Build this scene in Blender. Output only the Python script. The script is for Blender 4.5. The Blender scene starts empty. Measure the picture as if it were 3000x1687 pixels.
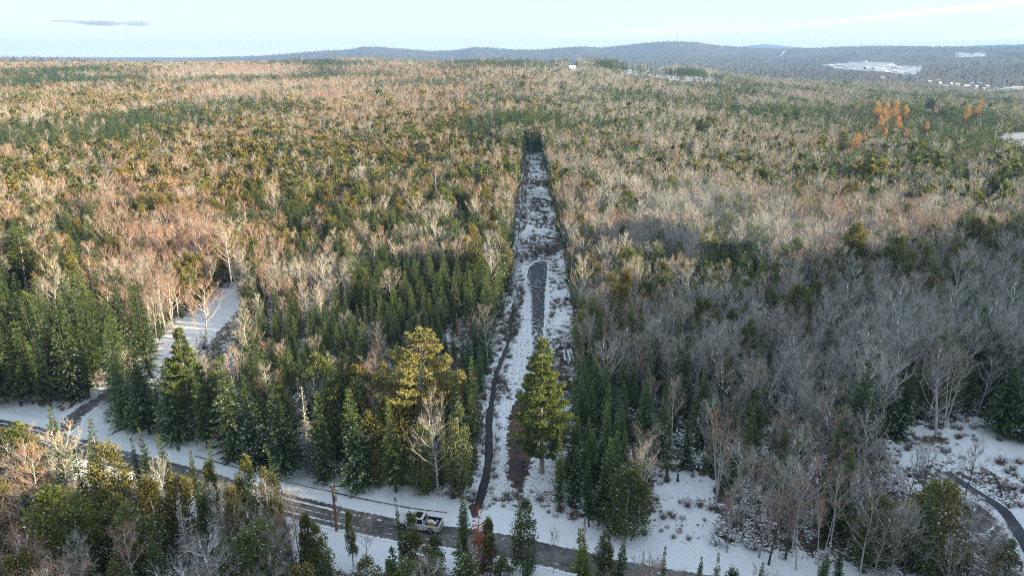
import bpy, math, random
import numpy as np

random.seed(7)
rng = np.random.default_rng(11)
rad = math.radians
scene = bpy.context.scene
col = scene.collection

# ------------------------------------------------------------------ camera, sky, sun, exposure
CAM_H, FOC, PITCH = 55.0, 2065.0, rad(18.2)
CX, CY = 1500.0, 843.5
SUN_AZ, SUN_EL = rad(101), rad(13.0)

cam_data = bpy.data.cameras.new('camera')
cam_data.sensor_width = 36.0
cam_data.lens = 36.0 * FOC / 3000.0
cam_data.clip_start = 0.5
cam_data.clip_end = 150000
cam = bpy.data.objects.new('camera', cam_data)
cam.location = (0, 0, CAM_H)
cam.rotation_euler = (rad(90) - PITCH, 0, 0)
col.objects.link(cam)
scene.camera = cam

world = bpy.data.worlds.new('World')
scene.world = world
world.use_nodes = True
wn, wl = world.node_tree.nodes, world.node_tree.links
bg = wn['Background']
sky = wn.new('ShaderNodeTexSky')
sky.sky_type = 'NISHITA'
sky.sun_disc = False
sky.sun_elevation = SUN_EL
sky.sun_rotation = SUN_AZ
sky.altitude = 4000
sky.air_density = 0.8
sky.dust_density = 0.8
sky.ozone_density = 2.6
# soft daylight of a thinly veiled winter sky: the sky's own contrast is eased over the whole dome
eas = wn.new('ShaderNodeGamma')
eas.inputs['Gamma'].default_value = 0.075
sat = wn.new('ShaderNodeHueSaturation')
sat.inputs['Saturation'].default_value = 5.0
tnt = wn.new('ShaderNodeMix')
tnt.data_type = 'RGBA'
tnt.blend_type = 'MULTIPLY'
tnt.inputs['Factor'].default_value = 1.0
tnt.inputs['B'].default_value = (1.20, 1.0, 0.89, 1)
wl.new(sky.outputs[0], eas.inputs['Color'])
wl.new(eas.outputs[0], sat.inputs['Color'])
wl.new(sat.outputs[0], tnt.inputs['A'])
wl.new(tnt.outputs['Result'], bg.inputs[0])
bg.inputs[1].default_value = 0.14

sun_data = bpy.data.lights.new('sun', 'SUN')
sun_data.energy = 2.2
sun_data.angle = rad(1.0)
sun_data.color = (1.0, 0.83, 0.53)
sun = bpy.data.objects.new('sun', sun_data)
sd = np.array([math.sin(SUN_AZ) * math.cos(SUN_EL), math.cos(SUN_AZ) * math.cos(SUN_EL), math.sin(SUN_EL)])
sun.rotation_euler = (rad(90) - SUN_EL, 0, math.pi - SUN_AZ)
sun.location = (200, -40, 120)
col.objects.link(sun)

vs = scene.view_settings
vs.view_transform = 'Standard'
vs.look = 'None'
vs.exposure = 3.02
vs.gamma = 1.0
vs.use_curve_mapping = False
cy = scene.cycles
cy.max_bounces = 5
cy.diffuse_bounces = 3
cy.glossy_bounces = 2
cy.transmission_bounces = 2
cy.transparent_max_bounces = 4
cy.volume_bounces = 1
cy.use_denoising = False
cy.sample_clamp_indirect = 6.0
cy.use_adaptive_sampling = False
cy.pixel_filter_type = 'BLACKMAN_HARRIS'
cy.filter_width = 1.05
scene.render.film_transparent = False

# ------------------------------------------------------------------ maths helpers
SP, CP = math.sin(PITCH), math.cos(PITCH)


def project(x, y, z):
    dz = z - CAM_H
    depth = y * CP - dz * SP
    v = y * SP + dz * CP
    depth = np.where(np.abs(depth) < 1e-3, 1e-3, depth)
    return CX + FOC * x / depth, CY - FOC * v / depth, depth


def ray(px, py):
    a, b = (px - CX) / FOC, -(py - CY) / FOC
    return np.array([a, CP + b * SP, -SP + b * CP])


def G(px, py, z=0.0):
    d = ray(px, py)
    t = (z - CAM_H) / d[2]
    return np.array([d[0] * t, d[1] * t])


def dep(py):
    return PITCH + math.atan((py - CY) / FOC)


def hash2(ix, iy, seed):
    h = (ix.astype(np.int64) * 374761393 + iy.astype(np.int64) * 668265263 + seed * 982451653) & 0x7fffffff
    h = ((h ^ (h >> 13)) * 1274126177) & 0x7fffffff
    h = (h ^ (h >> 16)) & 0x7fffffff
    return (h % 100003) / 100003.0


def vnoise(x, y, seed=0):
    x, y = np.asarray(x, float), np.asarray(y, float)
    ix, iy = np.floor(x), np.floor(y)
    fx, fy = x - ix, y - iy
    fx, fy = fx * fx * (3 - 2 * fx), fy * fy * (3 - 2 * fy)
    a, b = hash2(ix, iy, seed), hash2(ix + 1, iy, seed)
    c, d = hash2(ix, iy + 1, seed), hash2(ix + 1, iy + 1, seed)
    return (a * (1 - fx) + b * fx) * (1 - fy) + (c * (1 - fx) + d * fx) * fy


def fbm(x, y, seed=0, oct=4):
    s, a, t = 0, 0.5, 0
    for k in range(oct):
        s = s + a * vnoise(x * 2 ** k, y * 2 ** k, seed + k * 17)
        t += a
        a *= 0.5
    return s / t


def inpoly(px, py, poly):
    px, py = np.asarray(px, float), np.asarray(py, float)
    r = np.zeros(px.shape, bool)
    n = len(poly)
    for i in range(n):
        x1, y1 = poly[i]
        x2, y2 = poly[(i + 1) % n]
        if y1 == y2:
            continue
        c = ((y1 > py) != (y2 > py)) & (px < (x2 - x1) * (py - y1) / (y2 - y1) + x1)
        r ^= c
    return r


def polydist(x, y, pts):
    """distance of points to a polyline in ground metres"""
    best = np.full(np.shape(x), 1e9)
    for (ax, ay), (bx, by) in zip(pts[:-1], pts[1:]):
        dx, dy = bx - ax, by - ay
        t = np.clip(((x - ax) * dx + (y - ay) * dy) / (dx * dx + dy * dy), 0, 1)
        best = np.minimum(best, np.hypot(x - ax - t * dx, y - ay - t * dy))
    return best


def sstep(a, b, x):
    t = np.clip((x - a) / (b - a), 0, 1)
    return t * t * (3 - 2 * t)


def smooth_path(pts, step=1.0):
    """Catmull-Rom through ground points, resampled"""
    P = [np.array(p, float) for p in pts]
    P = [2 * P[0] - P[1]] + P + [2 * P[-1] - P[-2]]
    out = []
    for i in range(1, len(P) - 2):
        n = max(2, int(np.linalg.norm(P[i + 1] - P[i]) / step))
        for k in range(n):
            t = k / n
            out.append(0.5 * (2 * P[i] + (P[i + 1] - P[i - 1]) * t + (2 * P[i - 1] - 5 * P[i] + 4 * P[i + 1] - P[i + 2]) * t * t
                              + (3 * P[i] - P[i - 1] - 3 * P[i + 1] + P[i + 2]) * t ** 3))
    out.append(P[-2])
    return np.array(out)


# ------------------------------------------------------------------ the lie of the land
COLS = np.array([-1400, -400, 0, 700, 1400, 1700, 2000, 2300, 2550, 2750, 3000, 3400, 4400], float)
DIST = np.array([0, 300, 450, 700, 1100, 1400, 1600, 2000, 2600, 3500, 4800, 7000, 9500, 14000], float)
HILLTOP = [(-1400, 172), (0, 176), (300, 177), (480, 174), (582, 170), (652, 163), (738, 161), (854, 154), (963, 147), (1024, 146), (1065, 137),
           (1117, 138), (1180, 143), (1273, 148), (1332, 147), (1391, 138), (1428, 139), (1490, 144), (1583, 145), (1645, 139),
           (1700, 136), (1761, 140), (1848, 132), (1920, 127), (1966, 125), (2035, 127), (2112, 137), (2234, 144), (2289, 143),
           (2300, 146), (2324, 143), (2400, 141), (2510, 140), (2538, 137), (2650, 140), (2821, 142), (2945, 140), (3000, 137), (4400, 140)]
YH = CY - FOC * math.tan(PITCH)      # true horizon row


def hill_z(c, d):
    y = np.interp(c, [p[0] for p in HILLTOP], [p[1] for p in HILLTOP])
    return CAM_H + (YH - y) / FOC * d / CP - 16


TAB = np.array([
    #   0  300  450  700 1100 1400 1600 2000 2600 3500 4800
    [0, 0, 0, 4, 12, 18, 24, 30, 42, 20, -10],
    [0, 0, 0, 4, 12, 18, 24, 31, 47, 22, -10],
    [0, 0, 0, 3, 10, 16, 21, 28, 45, 20, -10],
    [0, 0, 0, 2, 9, 17, 24, 29, 10, 0, 0],
    [0, 0, 0, 2, 9, 19, 29, 33, 8, 0, 10],
    [0, 0, 0, 1, 7, 20, 32, 26, 0, 0, 20],
    [0, 0, 0, 0, 2, 9, 18, 8, -12, 0, 30],
    [0, 0, 0, -1, -5, -5, -8, -14, -17, -8, 24],
    [0, 0, -1, -5, -12, -14, -17, -20, -16, 12, 45],
    [0, 0, -2, -7, -15, -20, -24, -27, -18, 10, 62],
    [0, 0, -3, -9, -18, -22, -26, -29, -16, 16, 66],
    [0, 0, -3, -9, -18, -22, -26, -29, -16, 16, 66],
    [0, 0, -3, -9, -18, -22, -26, -29, -16, 16, 66],
], float)
_full = np.zeros((len(COLS), len(DIST)))
_full[:, :11] = TAB
for _i, _c in enumerate(COLS):
    _full[_i, 11] = 0      # filled by hill_z below
    _full[_i, 12] = 40
    _full[_i, 13] = 0


def terrain(x, y):
    x, y = np.asarray(x, float), np.asarray(y, float)
    D = np.hypot(x, y)
    yy = np.maximum(y, 0.25 * np.abs(x) + 1.0)
    c = np.clip(CX + FOC * x / (yy * CP + 15), -1400, 4400)
    i = np.clip(np.searchsorted(COLS, c) - 1, 0, len(COLS) - 2)
    j = np.clip(np.searchsorted(DIST, D) - 1, 0, len(DIST) - 2)
    u = np.clip((c - COLS[i]) / (COLS[i + 1] - COLS[i]), 0, 1)
    v = np.clip((D - DIST[j]) / (DIST[j + 1] - DIST[j]), 0, 1)
    v = v * v * (3 - 2 * v) * 0.5 + v * 0.5
    u = u * u * (3 - 2 * u)
    hz = hill_z(c, 7000.0)

    def val(ii, jj):
        return np.where(jj == 11, hz, _full[ii, jj])
    z = (val(i, j) * (1 - u) + val(i + 1, j) * u) * (1 - v) + (val(i, j + 1) * (1 - u) + val(i + 1, j + 1) * u) * v
    far = sstep(500, 1200, D)
    z = z + far * (fbm(x / 420.0, y / 420.0, 5, 3) - 0.5) * 13 * (1 + sstep(2500, 6000, D) * 2.0) * (1 - sstep(6200, 6900, D) * 0.8)
    # unseen wooded rise added right of the frame to shade the woods and foreground
    z = z + (82 + 17 * (1 - sstep(-25, 8, y)) - 11 * np.exp(-((y - 22) / 18.0) ** 2)) * np.exp(-(((x - 330) / 95.0) ** 2)) * sstep(-330, -120, y) * (1 - sstep(20, 330, y)) * sstep(150, 280, x) * (0.93 + 0.14 * vnoise(y / 60.0, x * 0 + 2.0, 9) - sstep(60, 130, y) * 0.16 * vnoise(y / 34.0, x / 50.0, 10))
    return z


def GT(px, py):
    """where the line of sight through a point of the photograph meets the land"""
    d = ray(px, py)
    ts = np.geomspace(40, 14000, 3000)
    zz = CAM_H + d[2] * ts
    tz = terrain(d[0] * ts, d[1] * ts)
    k = np.argmax(zz < tz)
    if k == 0:
        k = int(np.argmin(np.where(ts < 8000, zz - tz, 1e9)))
    return np.array([d[0] * ts[k], d[1] * ts[k]])


# ------------------------------------------------------------------ object helpers
def tag(o, label=None, cat=None, group=None, kind=None):
    if label:
        o['label'] = label
    if cat:
        o['category'] = cat
    if group:
        o['group'] = group
    if kind:
        o['kind'] = kind
    return o


def empty(name, loc, rz=0.0):
    o = bpy.data.objects.new(name, None)
    o.location = loc
    o.rotation_euler = (0, 0, rz)
    o.empty_display_size = 0.3
    col.objects.link(o)
    return o


def link(name, mesh, parent=None):
    o = bpy.data.objects.new(name, mesh)
    col.objects.link(o)
    if parent is not None:
        o.parent = parent
    return o


class MB:
    """collects arrays of faces and becomes one mesh"""

    def __init__(self):
        self.v, self.f3, self.f4, self.m3, self.m4, self.t, self.n = [], [], [], [], [], [], 0

    def add(self, v, f, mat=0, tint=None):
        v = np.asarray(v, np.float32).reshape(-1, 3)
        f = np.asarray(f, np.int64)
        if len(f) == 0:
            return
        if tint is None:
            tint = np.full(len(v), 0.5)
        self.v.append(v)
        self.t.append(np.broadcast_to(np.asarray(tint, np.float32), (len(v),)))
        (self.f3 if f.shape[1] == 3 else self.f4).append(f + self.n)
        (self.m3 if f.shape[1] == 3 else self.m4).append(np.full(len(f), mat))
        self.n += len(v)

    def box(self, c, s, mat=0, rz=0.0):
        c = np.array(c, float)
        k = np.array([[-1, -1, -1], [1, -1, -1], [1, 1, -1], [-1, 1, -1], [-1, -1, 1], [1, -1, 1], [1, 1, 1], [-1, 1, 1]]) * np.array(s) / 2
        if rz:
            q = k.copy()
            k[:, 0] = q[:, 0] * math.cos(rz) - q[:, 1] * math.sin(rz)
            k[:, 1] = q[:, 0] * math.sin(rz) + q[:, 1] * math.cos(rz)
        self.add(k + c, [[0, 3, 2, 1], [4, 5, 6, 7], [0, 1, 5, 4], [1, 2, 6, 5], [2, 3, 7, 6], [3, 0, 4, 7]], mat)

    def tube(self, P, r, sides=5, mat=0, tint=None, cap=False):
        P = np.asarray(P, float)
        n = len(P)
        r = np.broadcast_to(np.asarray(r, float), (n,))
        T = np.gradient(P, axis=0)
        T /= np.linalg.norm(T, axis=1)[:, None] + 1e-9
        ref = np.array([1.0, 0.2, 0]) if abs(T[0][2]) > 0.7 else np.array([0, 0, 1.0])
        A = np.cross(T, ref)
        A /= np.linalg.norm(A, axis=1)[:, None] + 1e-9
        B = np.cross(T, A)
        a = np.arange(sides) / sides * 2 * math.pi
        V = P[:, None, :] + r[:, None, None] * (A[:, None, :] * np.cos(a)[None, :, None] + B[:, None, :] * np.sin(a)[None, :, None])
        i, k = np.meshgrid(np.arange(n - 1), np.arange(sides), indexing='ij')
        k2 = (k + 1) % sides
        F = np.stack([i * sides + k, i * sides + k2, (i + 1) * sides + k2, (i + 1) * sides + k], -1).reshape(-1, 4)
        self.add(V.reshape(-1, 3), F, mat, None if tint is None else np.repeat(np.broadcast_to(tint, (n,)), sides))
        if cap:
            for e in (0, n - 1):
                self.add(np.vstack([V[e], P[e:e + 1]]), [[j, (j + 1) % sides, sides] for j in range(sides)], mat)

    def rhombs(self, C, A, S, L, W, mat=0, tint=None):
        """leaf-like quads from base C along A, widening along S"""
        n = len(C)
        if n == 0:
            return
        L, W = np.broadcast_to(L, (n,))[:, None], np.broadcast_to(W, (n,))[:, None]
        V = np.stack([C, C + A * L * 0.55 + S * W * 0.5, C + A * L, C + A * L * 0.5 - S * W * 0.5], 1).reshape(-1, 3)
        F = np.arange(4 * n).reshape(-1, 4)
        self.add(V, F, mat, None if tint is None else np.repeat(np.broadcast_to(tint, (n,)), 4))

    def slivers(self, C, A, S, L, W, mat=0, tint=None):
        n = len(C)
        if n == 0:
            return
        L, W = np.broadcast_to(L, (n,))[:, None], np.broadcast_to(W, (n,))[:, None]
        V = np.stack([C - S * W * 0.5, C + S * W * 0.5, C + A * L], 1).reshape(-1, 3)
        self.add(V, np.arange(3 * n).reshape(-1, 3), mat, None if tint is None else np.repeat(np.broadcast_to(tint, (n,)), 3))

    def mesh(self, name, mats, smooth=False):
        me = bpy.data.meshes.new(name)
        v = np.concatenate(self.v)
        f3 = np.concatenate(self.f3) if self.f3 else np.zeros((0, 3), int)
        f4 = np.concatenate(self.f4) if self.f4 else np.zeros((0, 4), int)
        loops = np.concatenate([f3.ravel(), f4.ravel()]).astype(np.int32)
        tot = np.concatenate([np.full(len(f3), 3), np.full(len(f4), 4)]).astype(np.int32)
        start = np.concatenate([[0], np.cumsum(tot)[:-1]]).astype(np.int32)
        mi = np.concatenate(self.m3 + self.m4).astype(np.int32)
        me.vertices.add(len(v))
        me.vertices.foreach_set('co', v.astype(np.float32).ravel())
        me.loops.add(len(loops))
        me.loops.foreach_set('vertex_index', loops)
        me.polygons.add(len(tot))
        me.polygons.foreach_set('loop_start', start)
        me.polygons.foreach_set('loop_total', tot)
        me.polygons.foreach_set('material_index', mi)
        me.polygons.foreach_set('use_smooth', np.full(len(tot), smooth))
        at = me.attributes.new('tint', 'FLOAT', 'POINT')
        at.data.foreach_set('value', np.concatenate(self.t).astype(np.float32))
        me.update(calc_edges=True)
        for m in (mats if isinstance(mats, (list, tuple)) else [mats]):
            me.materials.append(m)
        return me

    def obj(self, name, mats, parent=None, smooth=False):
        return link(name, self.mesh(name, mats, smooth), parent)


def unit(v):
    return v / (np.linalg.norm(v, axis=-1, keepdims=True) + 1e-9)


# ------------------------------------------------------------------ materials
def new_mat(name):
    m = bpy.data.materials.new(name)
    m.use_nodes = True
    nt = m.node_tree
    return m, nt.nodes, nt.links, nt.nodes['Principled BSDF']


def set_in(node, **kw):
    for k, v in kw.items():
        node.inputs[k.replace('_', ' ')].default_value = v


def plain(name, rgb, rough=0.7, metal=0.0, spec=0.4, var=0.0, nscale=6.0):
    m, n, l, b = new_mat(name)
    set_in(b, Roughness=rough, Metallic=metal)
    b.inputs['Specular IOR Level'].default_value = spec
    b.inputs['Base Color'].default_value = (*rgb, 1)
    if var:
        tc = n.new('ShaderNodeTexCoord')
        no = n.new('ShaderNodeTexNoise')
        no.inputs['Scale'].default_value = nscale
        no.inputs['Detail'].default_value = 4
        l.new(tc.outputs['Object'], no.inputs['Vector'])
        mx = n.new('ShaderNodeMix')
        mx.data_type = 'RGBA'
        mx.inputs['A'].default_value = (*[c * (1 - var) for c in rgb], 1)
        mx.inputs['B'].default_value = (*[min(1, c * (1 + var)) for c in rgb], 1)
        l.new(no.outputs['Fac'], mx.inputs['Factor'])
        l.new(mx.outputs['Result'], b.inputs['Base Color'])
    return m


def foliage(name, dark, light, alt=None, trans=0.3, spots=160.0):
    """needles or leaves: tuft tint from the mesh, a shade of its own for each tree and a drift over the woods"""
    m, n, l, b = new_mat(name)
    at = n.new('ShaderNodeAttribute')
    at.attribute_name = 'tint'
    oi = n.new('ShaderNodeObjectInfo')
    mx = n.new('ShaderNodeMix')
    mx.data_type = 'RGBA'
    mx.inputs['A'].default_value = (*dark, 1)
    mx.inputs['B'].default_value = (*light, 1)
    ad = n.new('ShaderNodeMath')
    ad.operation = 'MULTIPLY_ADD'
    ad.inputs[1].default_value = 0.55
    l.new(oi.outputs['Random'], ad.inputs[0])
    ad2 = n.new('ShaderNodeMath')
    ad2.operation = 'MULTIPLY'
    ad2.inputs[1].default_value = 0.55
    l.new(at.outputs['Fac'], ad2.inputs[0])
    l.new(ad2.outputs[0], ad.inputs[2])
    l.new(ad.outputs[0], mx.inputs['Factor'])
    out = mx.outputs['Result']
    if alt is not None:
        no = n.new('ShaderNodeTexNoise')
        no.inputs['Scale'].default_value = 1 / spots
        no.inputs['Detail'].default_value = 3
        l.new(oi.outputs['Location'], no.inputs['Vector'])
        wn_ = n.new('ShaderNodeTexWhiteNoise')
        wn_.noise_dimensions = '3D'
        l.new(oi.outputs['Location'], wn_.inputs['Vector'])
        s = n.new('ShaderNodeMath')
        s.operation = 'MULTIPLY_ADD'
        s.inputs[1].default_value = 0.5
        s.inputs[2].default_value = -0.25
        l.new(wn_.outputs['Value'], s.inputs[0])
        s2 = n.new('ShaderNodeMath')
        l.new(no.outputs['Fac'], s2.inputs[0])
        l.new(s.outputs[0], s2.inputs[1])
        # reddish and golden to the left, grey to the right: partly kind, partly sunlight painted in
        sp = n.new('ShaderNodeSeparateXYZ')
        l.new(oi.outputs['Location'], sp.inputs[0])
        mx_ = n.new('ShaderNodeMapRange')
        mx_.inputs['From Min'].default_value = -60
        mx_.inputs['From Max'].default_value = 60
        mx_.inputs['To Min'].default_value = 0.07
        mx_.inputs['To Max'].default_value = -0.17
        l.new(sp.outputs['X'], mx_.inputs['Value'])
        s3 = n.new('ShaderNodeMath')
        l.new(s2.outputs[0], s3.inputs[0])
        l.new(mx_.outputs['Result'], s3.inputs[1])
        s2 = s3
        mr = n.new('ShaderNodeMapRange')
        mr.inputs['From Min'].default_value = 0.35
        mr.inputs['From Max'].default_value = 0.68
        l.new(s2.outputs[0], mr.inputs['Value'])
        m2 = n.new('ShaderNodeMix')
        m2.data_type = 'RGBA'
        l.new(mr.outputs['Result'], m2.inputs['Factor'])
        l.new(out, m2.inputs['A'])
        m3 = n.new('ShaderNodeMix')
        m3.data_type = 'RGBA'
        m3.inputs['A'].default_value = (*[c * 0.6 for c in alt], 1)
        m3.inputs['B'].default_value = (*[c * 1.35 for c in alt], 1)
        l.new(ad.outputs[0], m3.inputs['Factor'])
        l.new(m3.outputs['Result'], m2.inputs['B'])
        out = m2.outputs['Result']
    l.new(out, b.inputs['Base Color'])
    b.inputs['Roughness'].default_value = 0.75
    b.inputs['Specular IOR Level'].default_value = 0.15
    if trans:
        tr = n.new('ShaderNodeBsdfTranslucent')
        l.new(out, tr.inputs['Color'])
        ms = n.new('ShaderNodeMixShader')
        ms.inputs['Fac'].default_value = trans
        l.new(b.outputs[0], ms.inputs[1])
        l.new(tr.outputs[0], ms.inputs[2])
        l.new(ms.outputs[0], n['Material Output'].inputs['Surface'])
    return m


M = {}
M['spruce'] = foliage('spruce_needles', (0.028, 0.052, 0.026), (0.150, 0.205, 0.062), None, 0.3)
M['cedar'] = foliage('cedar_sprays', (0.060, 0.080, 0.030), (0.20, 0.225, 0.068), (0.23, 0.185, 0.055), 0.35, 90)
M['cedar_green'] = foliage('fresh_cedar_sprays', (0.08, 0.10, 0.025), (0.23, 0.25, 0.055), None, 0.3)
M['pine'] = foliage('pine_needles', (0.075, 0.10, 0.035), (0.20, 0.24, 0.07), None, 0.35)
M['pine_pale'] = foliage('pale_pine_needles', (0.22, 0.21, 0.075), (0.48, 0.43, 0.17), None, 0.35)
M['larch'] = foliage('larch_needles', (0.36, 0.20, 0.075), (0.62, 0.37, 0.135), None, 0.35)
M['red'] = foliage('rust_red_needles', (0.28, 0.06, 0.03), (0.50, 0.13, 0.06), None, 0.2)
M['grey'] = foliage('grey_dead_twigs', (0.20, 0.19, 0.17), (0.36, 0.35, 0.31), None, 0.0)
M['twig'] = foliage('bare_twigs', (0.225, 0.21, 0.18), (0.54, 0.52, 0.465), (0.36, 0.225, 0.165), 0.0, 70)
M['brush'] = foliage('dry_brush', (0.10, 0.062, 0.04), (0.22, 0.155, 0.11), None, 0.0)
M['snowfleck'] = plain('snow_on_branches', (0.86, 0.85, 0.85), 0.6, spec=0.3)
M['bark'] = plain('grey_bark', (0.30, 0.28, 0.255), 0.9, var=0.45, nscale=3)
M['paleb'] = plain('pale_bark', (0.52, 0.50, 0.46), 0.9, var=0.35, nscale=3)
M['birch'] = plain('birch_bark', (0.54, 0.51, 0.46), 0.8, var=0.3, nscale=4)
M['darkbark'] = plain('dark_conifer_bark', (0.075, 0.062, 0.052), 0.9, var=0.4, nscale=3)

SNOW = (0.87, 0.85, 0.84)


def ground_material():
    m, n, l, b = new_mat('snowy_ground')
    geo = n.new('ShaderNodeNewGeometry')

    def noise(scale, detail=4, rough=0.6):
        q = n.new('ShaderNodeTexNoise')
        q.inputs['Scale'].default_value = scale
        q.inputs['Detail'].default_value = detail
        q.inputs['Roughness'].default_value = rough
        l.new(geo.outputs['Position'], q.inputs['Vector'])
        return q.outputs['Fac']

    def attr(name):
        a = n.new('ShaderNodeAttribute')
        a.attribute_name = name
        return a.outputs['Fac']

    def math_(op, a, c, clamp=False):
        q = n.new('ShaderNodeMath')
        q.operation = op
        q.use_clamp = clamp
        for i, s in enumerate((a, c)):
            if isinstance(s, (int, float)):
                q.inputs[i].default_value = s
            else:
                l.new(s, q.inputs[i])
        return q.outputs[0]

    def ramp(v, lo, hi):
        q = n.new('ShaderNodeMapRange')
        q.inputs['From Min'].default_value = lo
        q.inputs['From Max'].default_value = hi
        l.new(v, q.inputs['Value'])
        return q.outputs['Result']

    def mix(f, a, c):
        q = n.new('ShaderNodeMix')
        q.data_type = 'RGBA'
        if isinstance(f, (int, float)):
            q.inputs['Factor'].default_value = f
        else:
            l.new(f, q.inputs['Factor'])
        for k, s in (('A', a), ('B', c)):
            if isinstance(s, tuple):
                q.inputs[k].default_value = (*s, 1)
            else:
                l.new(s, q.inputs[k])
        return q.outputs['Result']
    fine, mid, big = noise(2.6, 5, 0.7), noise(0.55, 5, 0.65), noise(0.09, 3)
    litter = mix(fine, (0.045, 0.032, 0.022), (0.16, 0.115, 0.075))
    litter = mix(ramp(big, 0.4, 0.65), litter, (0.075, 0.062, 0.040))
    # share of ground that shows through the snow, 0..1, times ragged noise
    th = math_('ADD', math_('MULTIPLY', fine, 0.5), math_('MULTIPLY', mid, 0.5))
    bare = attr('bare')
    lim = math_('SUBTRACT', 0.80, math_('MULTIPLY', bare, 0.56))
    show = ramp(math_('SUBTRACT', th, lim), -0.012, 0.03)
    snow = mix(big, SNOW, (0.80, 0.785, 0.78))
    colr = mix(show, snow, litter)
    mud = attr('mud')
    mudc = mix(fine, (0.05, 0.028, 0.016), (0.135, 0.07, 0.038))
    colr = mix(ramp(math_('ADD', mud, math_('MULTIPLY', math_('SUBTRACT', mid, 0.5), 0.9)), 0.42, 0.6), colr, mudc)
    l.new(colr, b.inputs['Base Color'])
    b.inputs['Roughness'].default_value = 0.85
    b.inputs['Specular IOR Level'].default_value = 0.2
    bp = n.new('ShaderNodeBump')
    bp.inputs['Strength'].default_value = 0.5
    bp.inputs['Distance'].default_value = 0.15
    l.new(th, bp.inputs['Height'])
    l.new(bp.outputs[0], b.inputs['Normal'])
    return m


def patchy(name, c1, c2, snow_lo, snow_hi, nscale=1.0, stip=0.66, rough=0.8):
    """a surface (asphalt, gravel) that fades into broken snow where the mesh's tint is high"""
    m, n, l, b = new_mat(name)
    geo = n.new('ShaderNodeNewGeometry')
    at = n.new('ShaderNodeAttribute')
    at.attribute_name = 'tint'
    no = n.new('ShaderNodeTexNoise')
    no.inputs['Scale'].default_value = nscale
    no.inputs['Detail'].default_value = 6
    no.inputs['Roughness'].default_value = 0.68
    l.new(geo.outputs['Position'], no.inputs['Vector'])
    n2 = n.new('ShaderNodeTexNoise')
    n2.inputs['Scale'].default_value = 0.35
    n2.inputs['Detail'].default_value = 5
    l.new(geo.outputs['Position'], n2.inputs['Vector'])
    base = n.new('ShaderNodeMix')
    base.data_type = 'RGBA'
    base.inputs['A'].default_value = (*c1, 1)
    base.inputs['B'].default_value = (*c2, 1)
    av = n.new('ShaderNodeMath')
    l.new(no.outputs['Fac'], av.inputs[0])
    l.new(n2.outputs['Fac'], av.inputs[1])
    cr = n.new('ShaderNodeMapRange')
    cr.inputs['From Min'].default_value = 0.82
    cr.inputs['From Max'].default_value = 1.18
    l.new(av.outputs[0], cr.inputs['Value'])
    l.new(cr.outputs['Result'], base.inputs['Factor'])
    ad = n.new('ShaderNodeMath')
    l.new(no.outputs['Fac'], ad.inputs[0])
    l.new(at.outputs['Fac'], ad.inputs[1])
    mr = n.new('ShaderNodeMapRange')
    mr.inputs['From Min'].default_value = snow_lo
    mr.inputs['From Max'].default_value = snow_hi
    l.new(ad.outputs[0], mr.inputs['Value'])
    mx = n.new('ShaderNodeMix')
    mx.data_type = 'RGBA'
    l.new(mr.outputs['Result'], mx.inputs['Factor'])
    l.new(base.outputs['Result'], mx.inputs['A'])
    # the snow on it is as broken as the snow around it
    n3 = n.new('ShaderNodeTexNoise')
    n3.inputs['Scale'].default_value = 2.6
    n3.inputs['Detail'].default_value = 5
    n3.inputs['Roughness'].default_value = 0.7
    l.new(geo.outputs['Position'], n3.inputs['Vector'])
    m3 = n.new('ShaderNodeMapRange')
    m3.inputs['From Min'].default_value = stip
    m3.inputs['From Max'].default_value = stip + 0.04
    l.new(n3.outputs['Fac'], m3.inputs['Value'])
    ms = n.new('ShaderNodeMix')
    ms.data_type = 'RGBA'
    ms.inputs['A'].default_value = (*SNOW, 1)
    ms.inputs['B'].default_value = (0.09, 0.066, 0.045, 1)
    l.new(m3.outputs['Result'], ms.inputs['Factor'])
    l.new(ms.outputs['Result'], mx.inputs['B'])
    l.new(mx.outputs['Result'], b.inputs['Base Color'])
    b.inputs['Roughness'].default_value = rough
    b.inputs['Specular IOR Level'].default_value = 0.3
    bp = n.new('ShaderNodeBump')
    bp.inputs['Strength'].default_value = 0.35
    bp.inputs['Distance'].default_value = 0.06
    l.new(no.outputs['Fac'], bp.inputs['Height'])
    l.new(bp.outputs[0], b.inputs['Normal'])
    return m


M['ground'] = ground_material()
M['asphalt'] = patchy('worn_asphalt', (0.075, 0.068, 0.062), (0.21, 0.19, 0.172), 0.96, 1.06, 1.6)
M['gravel'] = patchy('dark_gravel', (0.045, 0.047, 0.054), (0.085, 0.087, 0.096), 0.98, 1.03, 1.3, 0.54)
M['leafy'] = patchy('brown_leaf_litter', (0.040, 0.032, 0.029), (0.155, 0.085, 0.056), 0.92, 0.97, 1.2, 0.55)
M['water'] = plain('dark_water', (0.022, 0.019, 0.017), 0.22, spec=0.12)
M['openwater'] = plain('open_water', (0.02, 0.03, 0.045), 0.06, spec=0.7)

# ------------------------------------------------------------------ lines on the ground (ground metres)
road_far = [(-700, 1090), (-300, 1165), (0, 1222), (150, 1252), (316, 1300), (526, 1352), (760, 1418), (951, 1465), (1166, 1511), (1320, 1532), (1490, 1558), (1656, 1594), (1851, 1638), (2021, 1668), (2300, 1720), (2800, 1820)]
rf = np.array([G(*p) for p in road_far])
ROAD_W = 4.9


def offset(P, d):
    T = np.gradient(P, axis=0)
    T /= np.linalg.norm(T, axis=1)[:, None]
    return P + np.stack([T[:, 1], -T[:, 0]], 1) * d     # to the right of travel


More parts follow.
